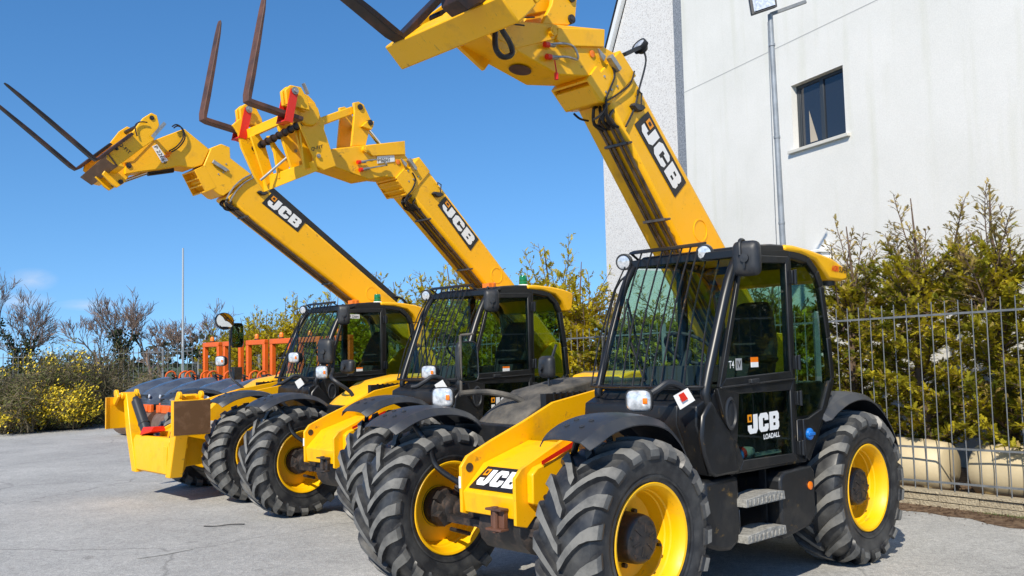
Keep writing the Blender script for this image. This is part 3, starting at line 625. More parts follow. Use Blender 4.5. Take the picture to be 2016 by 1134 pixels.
def telehandler(m,pose,label):
    root=empty('telehandler',(pose[0],pose[1],0),pose[2]); tag(root,label,'telehandler','yellow telehandlers parked in a row')
    ax=AX if m==3 else 0
    kinds={1:'ag',2:'ag',3:'block'}[m]
    st={1:0,2:R(0),3:R(0)}[m]
    wheel(root,kinds,ax,.945,st,.3); wheel(root,kinds,ax-(.20 if m==3 else 0),-.945,st,.9); wheel(root,kinds,-2.75,.945,0,.5); wheel(root,kinds,-2.75,-.945,0,.1)
    understructure(root,m); cab(root,m); hood(root,m)
    fender(root,ax,.70,1.16,'front',.40 if m<3 else None); fender(root,ax-(.20 if m==3 else 0),-1.16,-.70,'front',-.40 if m<3 else None)
    fender(root,-2.75,.74,1.17,'rear'); fender(root,-2.75,-1.17,-.74,'rear')
    if m<3: nose(root,m)
    return root
def finish(root,m): pass
# ---- machine 1 -------------------------------------------------------------
M1=telehandler(1,(.015,6.45,3.893),'nearest yellow telehandler, black cab in full view, its forks cut by the top edge')
top=[(-1.287,3.988),(-2.522,2.649)]; bot=[(-0.990,3.691),(-1.862,2.607)]
col=[(-1.150,4.117),(-1.342,3.944),(-1.006,3.666),(-0.875,3.648),(-0.776,3.761),(-0.855,3.851)]
blk=[(-.74,3.80),(-.90,3.655),(-1.02,3.78),(-.86,3.93)]
head=[(-0.992,4.255),(-0.973,4.108),(-1.117,4.082),(-0.957,3.758),(-0.802,3.841),(-0.443,3.784),(-0.004,3.883),(0.212,3.935),(0.322,3.999),(0.131,4.073)]
logo=[(-1.484,3.680),(-1.965,3.146),(-1.802,3.000),(-1.302,3.542)]
bo,he,d,nrm=boom(M1,1,top,bot,col,blk,head,logo)
# box section proud of the head side and its pin
plates(he,'head_plate',[([(-0.963,4.241),(-0.950,4.097),(-0.474,4.003),(-0.417,4.044),(-0.436,4.133)],.05,.08),([(-0.463,4.146),(-0.443,4.057),(-0.014,3.889),(0.105,3.995),(0.093,4.078)],.056,.066)])
pins(he,[(-0.371,4.090)][0],.05,.10,.035,YEL)
c=[(-0.822,4.020)][0]; q=MB(); q.lathe([(.028,.0),(.028,.006),(.0001,.008)],(c[0],.062,c[1]),18); q.build('orange_reflector',ORL,he)
couplers(he,[(-0.308,3.974),(-0.326,3.887),(-0.562,4.009),(-0.620,3.924)],.09)
q=MB(); c=[Vector((p[0],.11,p[1])) for p in [(-0.357,3.865),(-0.371,3.792)]]; q.tube([c[0],c[1],c[1]+Vector((0,0,-.04))],.006,6); q.cyl(c[1]+Vector((0,0,-.02)),c[1]+Vector((0,0,-.07)),.016,8); q.build('dust_cap',RED,he)
# black armoured hose loop hanging at the head
H=[Vector((p[0],.14,p[1])) for p in [(0.233,4.029),(0.250,3.940),(0.249,3.816),(0.185,3.769),(0.098,3.808),(0.115,3.880),(0.179,3.949),(0.220,4.000)]]
q=MB(); q.tube(smoothpath(H,4),.020,8); q.tube([H[0]+Vector((0,0,0)),Vector(([(-0.130,4.122)][0][0],.14,[(-0.130,4.122)][0][1]))],.006,5); q.tube([H[0]-Vector((0,0,.03)),Vector(([(-0.027,4.039)][0][0],.14,[(-0.027,4.039)][0][1]))],.006,5); q.box(H[0].x-.05,H[0].x+.05,.05,.16,H[0].z-.03,H[0].z+.04); q.build('hose_loop',HOSE,he)
# drain hole under the head
a=Vector((-.18,-.12,3.70)); u=[(-0.443,3.784),(-0.004,3.883)]; dn=(Vector((u[1][0],0,u[1][1]))-Vector((u[0][0],0,u[0][1]))).normalized(); nn=Vector((dn.z,0,-dn.x)); 
if nn.z>0: nn=-nn
a=Vector((u[0][0],-.12,u[0][1]))+dn*.22+nn*.009
q=MB(); q.lathe([(.075,0),(.085,.004),(.06,.006),(.05,.001),(.0001,.001)],a,24,0,axis=nn); q.build('access_hole',RUST,he)
# tower and tilt link
plates(he,'tilt_tower',[([(-0.321,4.148),(-0.429,4.320),(-0.511,4.615),(-0.682,4.686),(-0.705,4.428),(-0.681,4.271),(-0.606,4.206)],-.01,.03),([(-0.321,4.148),(-0.429,4.320),(-0.511,4.615),(-0.682,4.686),(-0.705,4.428),(-0.681,4.271),(-0.606,4.206)],-.27,-.23)])
pins(he,[(-0.631,4.256)][0],-.27,.045,.035); pins(he,[(-0.638,4.424)][0],-.27,.045,.035)
lk=[(-0.497,4.365),(0.102,4.152)]; q=MB(); q.bar((lk[0][0],-.12,lk[0][1]),(lk[1][0],-.12,lk[1][1]),.14,.10); q.build('tilt_link',YEL,he,bevel=.008)
# work lamp on the boom end
e=[(-1.277,4.122),(-1.503,4.237)]; q=MB(); q.bar((e[0][0],0,e[0][1]),(e[1][0],0,e[1][1]),.05,.03); q.tube(smoothpath([(e[1][0],0,e[1][1]),(e[1][0]-.02,.03,e[1][1]-.12),(e[0][0]-.10,.065,e[0][1]-.28),(e[0][0]-.02,.075,e[0][1]-.45),(e[0][0]+.10,.08,e[0][1]-.62)],5),.009,6); lb=q.build('lamp_bracket',PLA,bo)
work_lamp(bo,(e[1][0]-.0,-.02,e[1][1]+.02),(.75,-.1,.55),.062,.07)
# sensor block and its cables at the collar
k=[(-0.982,4.024),(-1.087,3.931)]; q=MB(); q.bar((k[0][0],.10,k[0][1]),(k[1][0],.10,k[1][1]),.05,.045); q.prism([(-0.860,4.063),(-0.946,4.017),(-0.920,3.971),(-0.887,4.004)],.08,.10); q.build('sensor_box',GREY,bo,bevel=.004)
q=MB(); q.tube(smoothpath([(p[0],.085,p[1]) for p in [(-1.034,3.960),(-1.054,3.883),(-1.001,3.784),(-0.949,3.695),(-0.934,3.620),(-0.872,3.546),(-0.788,3.494)]],4),.009,6); q.tube(smoothpath([(p[0],.085,p[1]) for p in [(-0.936,3.660),(-1.078,3.742),(-1.238,3.852),(-1.301,3.972)]],4),.007,6); q.build('cable',HOSE,bo)
q=MB(); q.tube(smoothpath([(p[0],-.2,p[1]) for p in [(-0.882,3.616),(-0.952,3.586),(-1.047,3.584)]],4),.009,6); q.build('cable',HOSE,bo)
# fork carriage
ca=empty('x') if False else None
xs=[(.62,3.95),(.47,3.81),(.40,3.87),(.30,3.97),(.44,4.10)]
q=MB(); q.prism(xs,-.64,.60); ca=q.build('fork_carriage',YEL,M1,bevel=.012)
q=MB(); q.prism([(.02,4.42),(-.08,4.32),(-.16,4.42),(-.06,4.52)],-.60,.60); 
for y in (-.60,-.2,.17,.57): q.prism([(.44,4.10),(.30,3.98),(-.16,4.40),(-.06,4.52)],y,y+.03)
q.prism([(.36,3.98),(.02,3.80),(-.1,3.95),(-.12,4.3),(.1,4.25)],-.27,-.235); q.prism([(.36,3.98),(.02,3.80),(-.1,3.95),(-.12,4.3),(.1,4.25)],.02,.055)
q.build('carriage_frame',YEL,ca,bevel=.006)
fork(ca,(.615,3.93),(.50,.24),(-.44,.47),-.46,1.2,.7,.12,.05,STEEL); fork(ca,(.615,3.93),(.50,.24),(-.44,.47),.36,1.2,.7,.12,.05,STEEL)
q=MB(); q.prism([(0.834,3.987),(0.835,3.915),(0.750,3.871),(0.626,3.960),(0.615,4.043)],.28,.44); q.build('fork_heel_guard',STEEL,ca,bevel=.006)
q=MB(); q.tube([(.25,-.55,4.22),(.25,.55,4.22)],.03,12); q.build('fork_shaft',STEEL,ca)
arm_left(M1,1,[(-0.274,0.860,1.412)][0])
# right-hand lamp arm with mirror
def px(m,y,x_): return x_
q=MB(); A=[(-0.672,1.260)][0]; B=[(-0.685,1.316)][0]; C=[(-0.606,1.387)][0]; D=[(-0.437,1.437)][0]; E=[(-0.234,1.433)][0]
q.tube(smoothpath([(A[0],-.52,A[1]-.12),(A[0],-.52,A[1]),(B[0],-.60,B[1]),(C[0],-.66,C[1]),(D[0],-.8,D[1]),(E[0],-.9,E[1])],4),.024,10)
F=[(-0.249,1.420),(-0.251,1.889)]; q.tube([(F[0][0],-.9,F[0][1]),(F[1][0],-.9,F[1][1])],.012,8); q.tube([(F[1][0],-.9,F[1][1]),(F[1][0]-.1,-.86,F[1][1]+.01)],.010,8)
q.build('lamp_arm',DUSTP,M1)
h=[(-0.112,1.411)][0]; head_lamp(M1,(h[0]+.03,-.92,h[1]),(.85,.5,0),.17,.15)
h=[(-0.329,1.680)][0]; mirror(M1,(h[0],-.9,h[1]),(-.02,1,.05),.21,.33)
# left mirror by the cab top
h=[(-1.043,2.342)][0]; mirror(M1,(h[0],1.22,h[1]),(-.95,-.25,0),.19,.24)
q=MB(); q.tube(smoothpath([(-1.12,1.06,2.30),(-1.10,1.12,2.42),(-1.10,1.16,2.47),(h[0]+.06,1.20,h[1]+.12),(h[0]+.08,1.21,h[1]+.02)],4),.012,8); q.build('mirror_arm',PLA,M1)
# far side mirror seen past the cab
mirror(M1,(-.95,-.62,1.62),(-.9,.3,0),.20,.18); q=MB(); q.tube([(-.90,-.58,1.40),(-.93,-.60,1.62),(-1.0,-.58,1.80)],.012,6); q.build('mirror_arm',PLA,M1)
# ---- machine 2 -------------------------------------------------------------
M2=telehandler(2,(-1.823,9.827,3.925),'middle yellow telehandler with red fork straps and upright rusty forks')
top=[(-1.163,3.919),(-2.578,2.603)]; bot=[(-0.901,3.581),(-2.052,2.584)]
col=[(-1.044,4.022),(-1.208,3.871),(-0.916,3.565),(-0.722,3.707),(-0.789,3.802),(-0.907,3.881)]
blk=[tuple(p) for p in [(-0.801,3.699),(-0.916,3.568)]]+[(-0.901,3.564),(-0.745,3.744)]
cc=[(-0.723,3.718),(-0.886,3.562)]; blk=[(cc[0][0]+.02,cc[0][1]+.02),(cc[1][0]+.03,cc[1][1]-.0),(cc[1][0]-.12,cc[1][1]+.12),(cc[0][0]-.10,cc[0][1]+.14)]
head=[(-0.848,4.183),(-0.859,4.015),(-0.953,3.933),(-0.831,3.743),(-0.553,3.733),(-0.338,3.679),(0.071,3.752),(0.261,3.776),(0.285,3.892),(0.146,3.950)]
logo=[(-1.434,3.608),(-1.958,3.132),(-1.821,2.981),(-1.314,3.487)]
bo,he,d,nrm=boom(M2,2,top,bot,col,blk,head,logo)
plates(he,'head_plate',[([(-0.835,4.177),(-0.839,4.020),(-0.385,3.941),(-0.297,3.985),(-0.298,4.047)],.05,.08)])
pins(he,[(-0.280,3.999)][0],.05,.10,.035,YEL)
c=[(-0.741,3.923)][0]; q=MB(); q.lathe([(.028,.0),(.028,.006),(.0001,.008)],(c[0],.062,c[1]),18); q.build('orange_reflector',ORL,he)
couplers(he,[(-0.197,3.847),(-0.223,3.767),(-0.484,3.902),(-0.567,3.861)],.09)
c=[(-0.449,3.947),(-0.689,3.997),(-0.695,3.923),(-0.448,3.867)]; q=MB(); q.add([(p[0],.066,p[1]) for p in c],[(0,1,2,3)]); q.build('number_plate',WHT,he,smooth=False)
text_obj('P 22665',he,(c[3][0]-.01,.069,c[3][1]+.012),(c[2][0]-c[3][0],0,c[2][1]-c[3][1]),(.0,0,1),.045,DEC,'number_lettering',.0,.17)
k=[(-0.864,3.965),(-0.957,3.860)]; q=MB(); q.bar((k[0][0],.10,k[0][1]),(k[1][0],.10,k[1][1]),.05,.045); q.prism([(-0.762,3.964),(-0.848,3.917),(-0.833,3.868),(-0.797,3.898)],.08,.10); q.build('sensor_box',GREY,bo,bevel=.004)
q=MB(); q.tube(smoothpath([(p[0],.085,p[1]) for p in [(-0.930,3.821),(-0.973,3.744),(-0.927,3.633),(-0.852,3.549),(-0.806,3.469)]],4),.009,6); q.build('cable',HOSE,bo)
plates(he,'tilt_tower',[([(-0.169,4.511),(-0.237,4.534),(-0.304,4.512),(-0.411,4.336),(-0.403,4.278),(-0.375,4.233),(-0.325,4.061),(-0.136,4.023),(-0.181,4.400)],0,.035),([(-0.169,4.511),(-0.237,4.534),(-0.304,4.512),(-0.411,4.336),(-0.403,4.278),(-0.375,4.233),(-0.325,4.061),(-0.136,4.023),(-0.181,4.400)],-.27,-.235)])
q=MB(); q.prism([(-0.315,4.320),(-0.411,4.336),(-0.403,4.278),(-0.375,4.233),(-0.246,4.253)],.035,.075); q.build('cylinder_lug',YEL,he,bevel=.005)
pins(he,[(-0.249,4.474)][0],-.27,.05,.032); pins(he,[(-0.356,4.310)][0],-.27,.085,.032)
lk=[(-0.196,4.443),(0.204,4.253)]; q=MB(); q.bar((lk[0][0],-.12,lk[0][1]),(lk[1][0],-.12,lk[1][1]),.22,.085); q.build('tilt_link',YEL,he,bevel=.01)
a=[(-0.450,4.281),(-0.644,4.107)]; q=MB(); q.cyl((a[0][0],-.1,a[0][1]),(a[1][0],-.1,a[1][1]),.024,12); q.build('tilt_ram',CHROME,he)
# carriage
lp=[(0.820,4.402),(0.756,4.434),(0.574,4.395),(0.497,4.336),(0.432,4.199),(0.383,4.165),(0.390,4.074),(0.325,3.914),(0.247,3.712),(0.401,3.645),(0.468,3.684),(0.689,4.105),(0.717,4.281)]
rp=[(1.014,4.164),(0.928,4.248),(0.852,4.228),(0.823,4.113),(0.640,3.961),(0.526,3.695),(0.552,3.566),(0.654,3.506),(0.766,3.667),(0.911,3.949),(0.945,4.095)]
q=MB(); q.prism(lp,.27,.305); ca=q.build('fork_carriage',YEL,M2,bevel=.008)
plates(ca,'carriage_side_plate',[(rp,-.48,-.445),([(0.626,4.155),(0.578,4.237),(0.482,4.221),(0.447,4.110),(0.475,3.683),(0.560,3.662)],.17,.2)])
q=MB(); q.lathe([(.11,0),(.13,.01),(.12,.035),(.0001,.04)],([(0.582,4.200)][0][0],.305,[(0.582,4.200)][0][1]),10); q.build('hook_plate',YEL,ca,bevel=.006)
x1=[(0.484,3.734),(0.362,3.787),(0.326,3.686),(0.449,3.634)]; q=MB(); q.loft([[Vector(v) for v in [(0.677,-0.460,3.655),(0.545,-0.460,3.704),(0.515,-0.460,3.587),(0.654,-0.460,3.500)]],[Vector(v) for v in [(0.496,0.270,3.743),(0.362,0.270,3.798),(0.326,0.270,3.702),(0.448,0.270,3.644)]]]); 
for k in range(3): q.box(x1[0][0]-.12,x1[0][0]+.02,.05-.03*k*1.6,.062-.03*k*1.6,x1[0][1]-.02,x1[0][1]+.05)
q.build('lower_cross_member',YEL,ca,bevel=.006)
q=MB(); q.loft([[Vector(v) for v in [(0.858,-0.450,4.144),(0.841,-0.450,4.049),(0.770,-0.450,4.071),(0.776,-0.450,4.168)]],[Vector(v) for v in [(0.669,0.270,4.270),(0.652,0.270,4.184),(0.587,0.270,4.211),(0.598,0.270,4.298)]]]); q.build('upper_cross_member',YEL,ca,bevel=.006)
plates(ca,'gusset_plate',[([(0.748,4.048),(0.706,4.054),(0.630,3.947),(0.552,3.871),(0.474,3.800),(0.536,3.635),(0.614,3.615),(0.666,3.888)],-.24,-.20),([(0.729,4.135),(0.495,4.205),(0.417,4.077),(0.451,3.732),(0.554,3.671),(0.630,3.863)],-.07,-.03),([(0.861,4.057),(0.756,4.094),(0.697,4.016),(0.579,3.652),(0.670,3.555)],-.38,-.35),([(0.654,4.188),(0.504,4.234),(0.420,4.077),(0.436,3.701),(0.509,3.676)],.10,.13)])
s1=[(0.778,3.943)][0]; s2=[(0.641,4.101)][0]; q=MB(); q.tube([(s1[0],-.52,s1[1]),(s2[0],.30,s2[1])],.032,14); 
for k in range(9): q.lathe([(.032,-.01),(.042,-.008),(.042,.008),(.032,.01)],(s1[0]+(s2[0]-s1[0])*k/9,-.48+.085*k,s1[1]+(s2[1]-s1[1])*k/9),14)
q.build('fork_shaft',STEEL,ca)
a=[(0.522,3.893),(0.773,3.594)]; q=MB(); q.cyl((a[0][0],-.05,a[0][1]),(a[1][0],-.3,a[1][1]),.014,8); q.lathe([(.02,0),(.02,.03),(.0001,.03)],(a[0][0],-.06,a[0][1]),8); q.tube([(a[0][0]-.05,.10,a[0][1]+.05),(a[0][0]-.1,.12,a[0][1]+.22),(a[0][0]-.14,.15,a[0][1]+.3)],.016,8); q.tube([(a[0][0]-.1,.16,a[0][1]+.2),(a[0][0]-.12,.17,a[0][1]-.06)],.008,6); q.build('locking_rod',GREY,ca)
pins(ca,[(0.467,3.787)][0],.30,.32,.022,GREY,'bolt'); 
a=[(0.569,4.545),(0.516,4.438)]; q=MB(); q.bar((a[0][0],.2,a[0][1]),(a[1][0],.2,a[1][1]),.05,.012); q.build('lock_lever',GREY,ca)
c=[(0.552,3.821),(0.395,3.879)]; text_obj('Q-FIT',ca,(c[0][0],.3085,c[0][1]),(c[1][0]-c[0][0],0,c[1][1]-c[0][1]),(0,0,1),.042,DEC,'carriage_lettering',.01,.15)
for y in (.38,-.52):
    fork(ca,(1.335,4.17),(-.20,1.02),(-.62,-.085),y,1.12,.62,.11,.045)
    c0=Vector((.93,y,4.13)); q=MB()
    pn=Vector((.83,y,4.36))
    for o in (-.075,.075): q.bar(pn+Vector((.0,o,.01)),Vector((.90,y+o,4.045)),.012,.085)
    q.bar((.90,y-.08,4.05),(.90,y+.08,4.05),.012,.09,side=(0,0,1)); q.build('fork_lock_strap',RED,ca)
    q=MB(); q.cyl((pn.x,y-.11,pn.z),(pn.x,y+.10,pn.z),.018,12); q.lathe([(.038,0),(.038,.008),(.022,.012),(.022,.03),(.0001,.03)],(pn.x,y+.085,pn.z),18); q.build('strap_bolt',GREY,ca)
    q=MB(); q.prism([(.90,4.22),(.92,4.36),(.86,4.42),(.74,4.42),(.66,4.30),(.64,4.20)],y-.055,y-.015); q.prism([(.90,4.22),(.92,4.36),(.86,4.42),(.74,4.42),(.66,4.30),(.64,4.20)],y+.02,y+.055); q.build('hook_lug',YEL,ca,bevel=.008)
h=[(-0.467,1.564)][0]; arm_left(M2,2,(h[0],.88,h[1]))
h=[(-0.343,1.573)][0]; head_lamp(M2,(h[0],-.9,h[1]),(.85,.5,0),.15,.15)
q=MB(); K=[(-0.530,-0.520,1.227),(-0.497,-0.560,1.343),(-0.367,-0.620,1.451),(-0.347,-0.720,1.520),(-0.462,-0.860,1.599),(-0.500,-0.880,1.881)]
q.tube(smoothpath(K,4),.022,8)
h2=[(-0.456,1.693),(-0.487,1.976)]; q.tube([(h2[0][0],-.86,h2[0][1]),(h2[1][0],-.86,h2[1][1])],.012,6); q.build('lamp_arm',PLA,M2)
h=[(-0.408,1.812)][0]; mirror(M2,(h[0],-.9,h[1]),(-.9,-.35,0),.20,.30)
h=[(-0.647,1.628)][0]; mirror(M2,(h[0],-.8,h[1]),(-.9,.0,-.1),.22,.16)
h=[(-1.064,2.297)][0]; mirror(M2,(h[0],1.2,h[1]),(-.6,-.85,0),.16,.24); q=MB(); q.tube(smoothpath([(-1.12,1.06,2.30),(-1.10,1.12,2.44),(h[0]+.05,1.18,h[1]+.12)],4),.012,8); q.build('mirror_arm',PLA,M2)
# ---- machine 3 -------------------------------------------------------------
M3=telehandler(3,(-3.829,12.406,3.905),'farthest yellow telehandler with raised stabiliser legs and a brown foot plate')
top=[(-0.319,4.286),(-2.710,2.625)]; bot=[(0.055,3.924),(-2.010,2.578)]
col=[(0.378,4.297),(0.264,4.572),(0.120,4.647),(-0.005,4.616),(-0.012,4.470),(-0.341,4.272),(0.092,3.938),(0.150,3.946),(0.385,4.112)]
cc=[(0.441,4.264),(0.243,3.994)]; blk=[(cc[0][0]+.06,cc[0][1]-.02),(cc[1][0]+.10,cc[1][1]-.03),(cc[1][0]-.05,cc[1][1]+.05),(cc[0][0]-.08,cc[0][1]+.06)]
head=[(1.031,4.567),(0.629,4.780),(0.278,4.552),(0.378,4.333),(0.504,4.270),(0.696,4.273),(0.938,4.204),(1.211,4.138),(1.388,4.085),(1.389,4.329)]
logo=[(-0.643,4.072),(-1.175,3.700),(-1.041,3.536),(-0.478,3.899)]
bo,he,d,nrm=boom(M3,3,top,bot,col,blk,head,logo)
# hose tray along the top of the boom
a=Vector((top[0][0],0,top[0][1]))-d*.35; b_=Vector((top[1][0],0,top[1][1])); q=MB(); q.bar(a+nrm*.05+Vector((0,-.10,0)),b_-d*.1+nrm*.05+Vector((0,-.10,0)),.24,.09); q.build('hose_tray',BLK,bo,bevel=.01)
q=MB()
for y in (-.14,-.10,-.06): q.tube(smoothpath([a+nrm*.02+d*.30+Vector((0,y,0)),a+nrm*.10+d*.12+Vector((0,y,0)),a+nrm*.05-d*.1+Vector((0,y,0))],4),.013,6)
for y in (-.02,.02): q.tube(smoothpath([b_+nrm*.05+Vector((0,y,0)),b_+nrm*.10-d*.15+Vector((0,y+.05,0)),b_-d*.4+nrm*.06+Vector((0,y,0))],4),.012,6)
q.build('hose',HOSE,bo)
q=MB()
for k in (0,.06): 
    P=[Vector((p[0],.085,p[1]))-d*k for p in [(-0.390,4.326),(-0.184,4.203),(-0.065,4.092),(0.009,3.987),(0.053,3.900)]]; q.tube(smoothpath(P,4),.010,6)
q.build('steel_pipe',GREY,bo)
k=[(0.257,4.385),(0.055,4.286)]; q=MB(); q.bar((k[0][0],.10,k[0][1]),(k[1][0],.10,k[1][1]),.03,.05); q.build('sensor_box',GREY,bo,bevel=.004)
plates(he,'tilt_lever',[([(1.650,4.063),(1.583,4.179),(1.366,4.258),(1.270,4.173),(1.389,3.978),(1.476,3.911),(1.538,3.949)],-.02,.02),([(1.650,4.063),(1.583,4.179),(1.366,4.258),(1.270,4.173),(1.389,3.978),(1.476,3.911),(1.538,3.949)],-.26,-.22)])
pins(he,[(1.348,4.199)][0],-.25,.07,.035); pins(he,[(1.435,3.989)][0],-.25,.04,.03)
a=[(1.339,4.031),(1.049,4.170),(0.816,4.224)]; q=MB(); q.cyl((a[0][0],-.1,a[0][1]),(a[1][0],-.1,a[1][1]),.024,12); q.build('tilt_ram_rod',CHROME,he); q=MB(); q.cyl((a[1][0],-.1,a[1][1]),(a[2][0]-.1,-.1,a[2][1]+.03),.045,12); q.build('tilt_ram',BLK,he)
c=[(1.059,4.483),(0.993,4.519),(0.847,4.327),(0.926,4.284)]; q=MB(); q.add([(p[0],.066,p[1]) for p in c],[(0,1,2,3)]); q.build('number_plate',WHT,he,smooth=False)
dx_=Vector((c[3][0]-c[0][0],0,c[3][1]-c[0][1])); up_=Vector((c[1][0]-c[0][0],0,c[1][1]-c[0][1])); o_=Vector((c[0][0],.069,c[0][1]))+dx_*.06+up_*.2
text_obj('P 22664',he,o_,dx_,up_,.05,DEC,'number_lettering',.0,.25)
P=[Vector((p[0],.09,p[1])) for p in [(0.825,4.432),(0.717,4.513),(0.635,4.645),(0.663,4.762),(0.731,4.792),(0.785,4.757)]]; q=MB(); q.tube(smoothpath(P,4),.009,6); q.tube(smoothpath([p+Vector((.03,.02,.01)) for p in P],4),.009,6); q.build('hose',HOSE,he)
q=MB(); 
for k in (0,1): p=P[0]+Vector((.02*k,0,-.04*k)); q.cyl(p,p+Vector((.05,0,-.02)),.02,8)
q.build('coupler_cap',ORL,he)
lp=[(1.253,4.779),(1.151,4.860),(1.080,4.839),(1.048,4.721),(1.118,4.516),(1.271,4.391),(1.567,4.124),(1.694,4.208),(1.683,4.278),(1.384,4.585)]
q=MB(); q.prism(lp,.24,.275); ca=q.build('fork_carriage',YEL,M3,bevel=.008)
rp=[(p[0]+.03,p[1]-.04) for p in lp]
plates(ca,'carriage_side_plate',[(rp,-.46,-.43)])
xs=[(1.84,4.13),(1.60,4.32),(1.52,4.22),(1.74,4.03)]
W1=[Vector(v) for v in [(1.745,-0.500,4.092),(1.601,-0.500,4.004)]]; W2=[Vector(v) for v in [(1.692,0.280,4.269),(1.576,0.280,4.121)]]; bk=Vector((-.06,0,.035)); bk2=Vector((-.10,0,-.0))
q=MB(); q.loft([[W1[0],W1[1],W1[1]+bk*.3,W1[0]+bk*.3],[W2[0],W2[1],W2[1]+bk*.3,W2[0]+bk*.3]]); q.build('wear_plate',BRN,ca,bevel=.004)
q=MB(); q.loft([[W1[0]+bk*.35,W1[1]+bk*.35,W1[1]+bk2,W1[0]+bk2],[W2[0]+bk*.35,W2[1]+bk*.35,W2[1]+bk2,W2[0]+bk2]]); q.build('lower_cross_member',YEL,ca,bevel=.008)
q=MB(); q.tube([(1.20,-.45,4.74),(1.20,.26,4.74)],.025,12); q.build('fork_shaft',STEEL,ca)
plates(ca,'gusset_plate',[([(1.389,4.361),(1.116,4.647),(1.031,4.567),(1.294,4.257),(1.432,4.214)],.04,.07),([(1.389,4.361),(1.116,4.647),(1.031,4.567),(1.294,4.257),(1.432,4.214)],-.28,-.25)])
a=[(0.989,4.750),(1.150,4.544)]; q=MB(); q.bar((a[0][0],.3,a[0][1]),(a[1][0],.3,a[1][1]),.012,.045); q.build('lock_lever',GREY,ca)
P=[Vector((p[0],.30,p[1])) for p in [(1.340,4.529),(1.365,4.653),(1.303,4.713),(1.214,4.721)]]; q=MB(); q.tube(smoothpath(P,4),.008,6); q.build('hose',HOSE,ca)
pins(ca,[(1.578,4.341)][0],.27,.285,.02); pins(ca,[(1.149,4.794)][0],.27,.285,.03)
c=[(1.565,4.393),(1.429,4.286)]; dd_=Vector((c[1][0]-c[0][0],0,c[1][1]-c[0][1])); text_obj('Q-FIT',ca,(c[0][0],.2785,c[0][1]),dd_,(-dd_.z*-1,0,dd_.x*-1) if dd_.x<0 else (-dd_.z,0,dd_.x),.05,DEC,'carriage_lettering',.01,dd_.length)
for y in (.30,-.40): fork(ca,(1.83,4.13),(1.0,.775),(-.40,.37),y,1.28,.60,.085,.040,STEEL)
h=[(-0.506,1.752)][0]; arm_left(M3,3,(h[0],.85,h[1]))
h=[(-0.340,1.729)][0]; head_lamp(M3,(h[0],-.9,h[1]),(.85,.5,0),.15,.14)
K=[(-0.574,-0.550,1.295),(-0.478,-0.620,1.392),(-0.413,-0.720,1.501),(-0.441,-0.820,1.696),(-0.465,-0.850,2.171)]
q=MB(); q.tube(smoothpath(K,4),.016,8); h=[(-0.565,1.547)][0]; q.box(h[0]-.06,h[0]+.06,-.90,-.80,h[1]-.09,h[1]+.09); q.build('lamp_arm',PLA,M3)
h=[(-0.608,2.099)][0]; mirror(M3,(h[0],-.9,h[1]),(-.10,1,.0),.20,.36)
h=[(-0.387,2.302)][0]; mirror(M3,(h[0],-.85,h[1]),(-.2,.96,.16),.32,.25,'convex_mirror',True)
h=[(-1.051,2.302)][0]; mirror(M3,(h[0],1.2,h[1]),(-.6,-.85,0),.16,.26); q=MB(); q.tube(smoothpath([(-1.12,1.06,2.30),(-1.10,1.12,2.44),(h[0]+.05,1.18,h[1]+.10)],4),.012,8); q.build('mirror_arm',PLA,M3)
# chassis front and stabilisers
for y in (-.30,.27):
    q=MB(); q.prism([(.78,.42),(.80,.86),(.55,.98),(.30,1.20),(-.30,1.34),(-.9,1.42),(-2.2,1.35),(-2.2,.75),(-.4,.62),(.1,.62),(.3,.45)],y,y+.03); q.build('side_plate',YEL,M3,bevel=.006)
q=MB(); q.prism([(.76,.5),(.76,.84),(.5,.96),(.30,1.18),(-.3,1.32),(-.3,1.25),(.26,1.1),(.5,.5)],-.27,.27); q.build('front_plate',YEL,M3,bevel=.01)
q=MB(); q.box(.30,.55,.301,.304,.88,.97); q.build('sticker',WHT,M3)
sx=.90
q=MB(); q.prism([(.76,.44),(.74,.70),(.76,.78),(sx+.06,.80),(sx+.09,.74),(sx+.09,.36),(sx+.02,.33),(.80,.36)],-.66,.42); q.box(sx+.09,sx+.105,.30,.40,.36,.70); st=q.build('stabiliser_beam',YEL,M3,bevel=.012)
def stab(s,yb,yt,py):
    q=MB(); q.loft([[Vector((sx+a,yb+b,.32)) for a,b in ((-.06,-.07),(.10,-.07),(.10,.07),(-.06,.07))],[Vector((sx+a,yb*.55+yt*.45+b,.85)) for a,b in ((-.06,-.075),(.11,-.075),(.11,.075),(-.06,.075))],[Vector((sx+a,yt+b,1.33)) for a,b in ((-.05,-.06),(.07,-.06),(.07,.06),(-.05,.06))]])
    q.cyl((sx-.1,yt,1.30),(sx+.12,yt,1.30),.045,14); o=q.build('stabiliser_leg',YEL,M3,bevel=.01)
    p=MB(); x0,x1=sx-.20,sx+.27
    S=[]
    for x,bow in ((x0,.03),(x0+.06,0),(x1-.06,0),(x1,.03)): S.append([Vector((x,py-s*bow+s*k,z)) for k,z in ((0,.86),(0,1.28),(.03,1.28),(.03,.86))])
    p.loft(S); fo=p.build('foot_plate',YEL,o,bevel=.004)
    p=MB(); p.box(x0+.01,x1-.01,py+.03*s,py+.036*s,.87,1.27); p.build('worn_sole',BRN,fo)
    p=MB()
    for xx in (x0+.08,x1-.12): p.bar((xx,py,1.20),(xx,yt,1.32),.035,.09,side=(1,0,0)); p.lathe([(.05,-.02),(.05,.02)],(xx,(py+yt)/2,1.33),14,0,axis=(1,0,0),caps=True)
    p.build('foot_lug',YEL,fo,bevel=.006)
    return o
o1=stab(-1,-.62,-1.02,-1.16); o2=stab(1,.42,.80,.94)
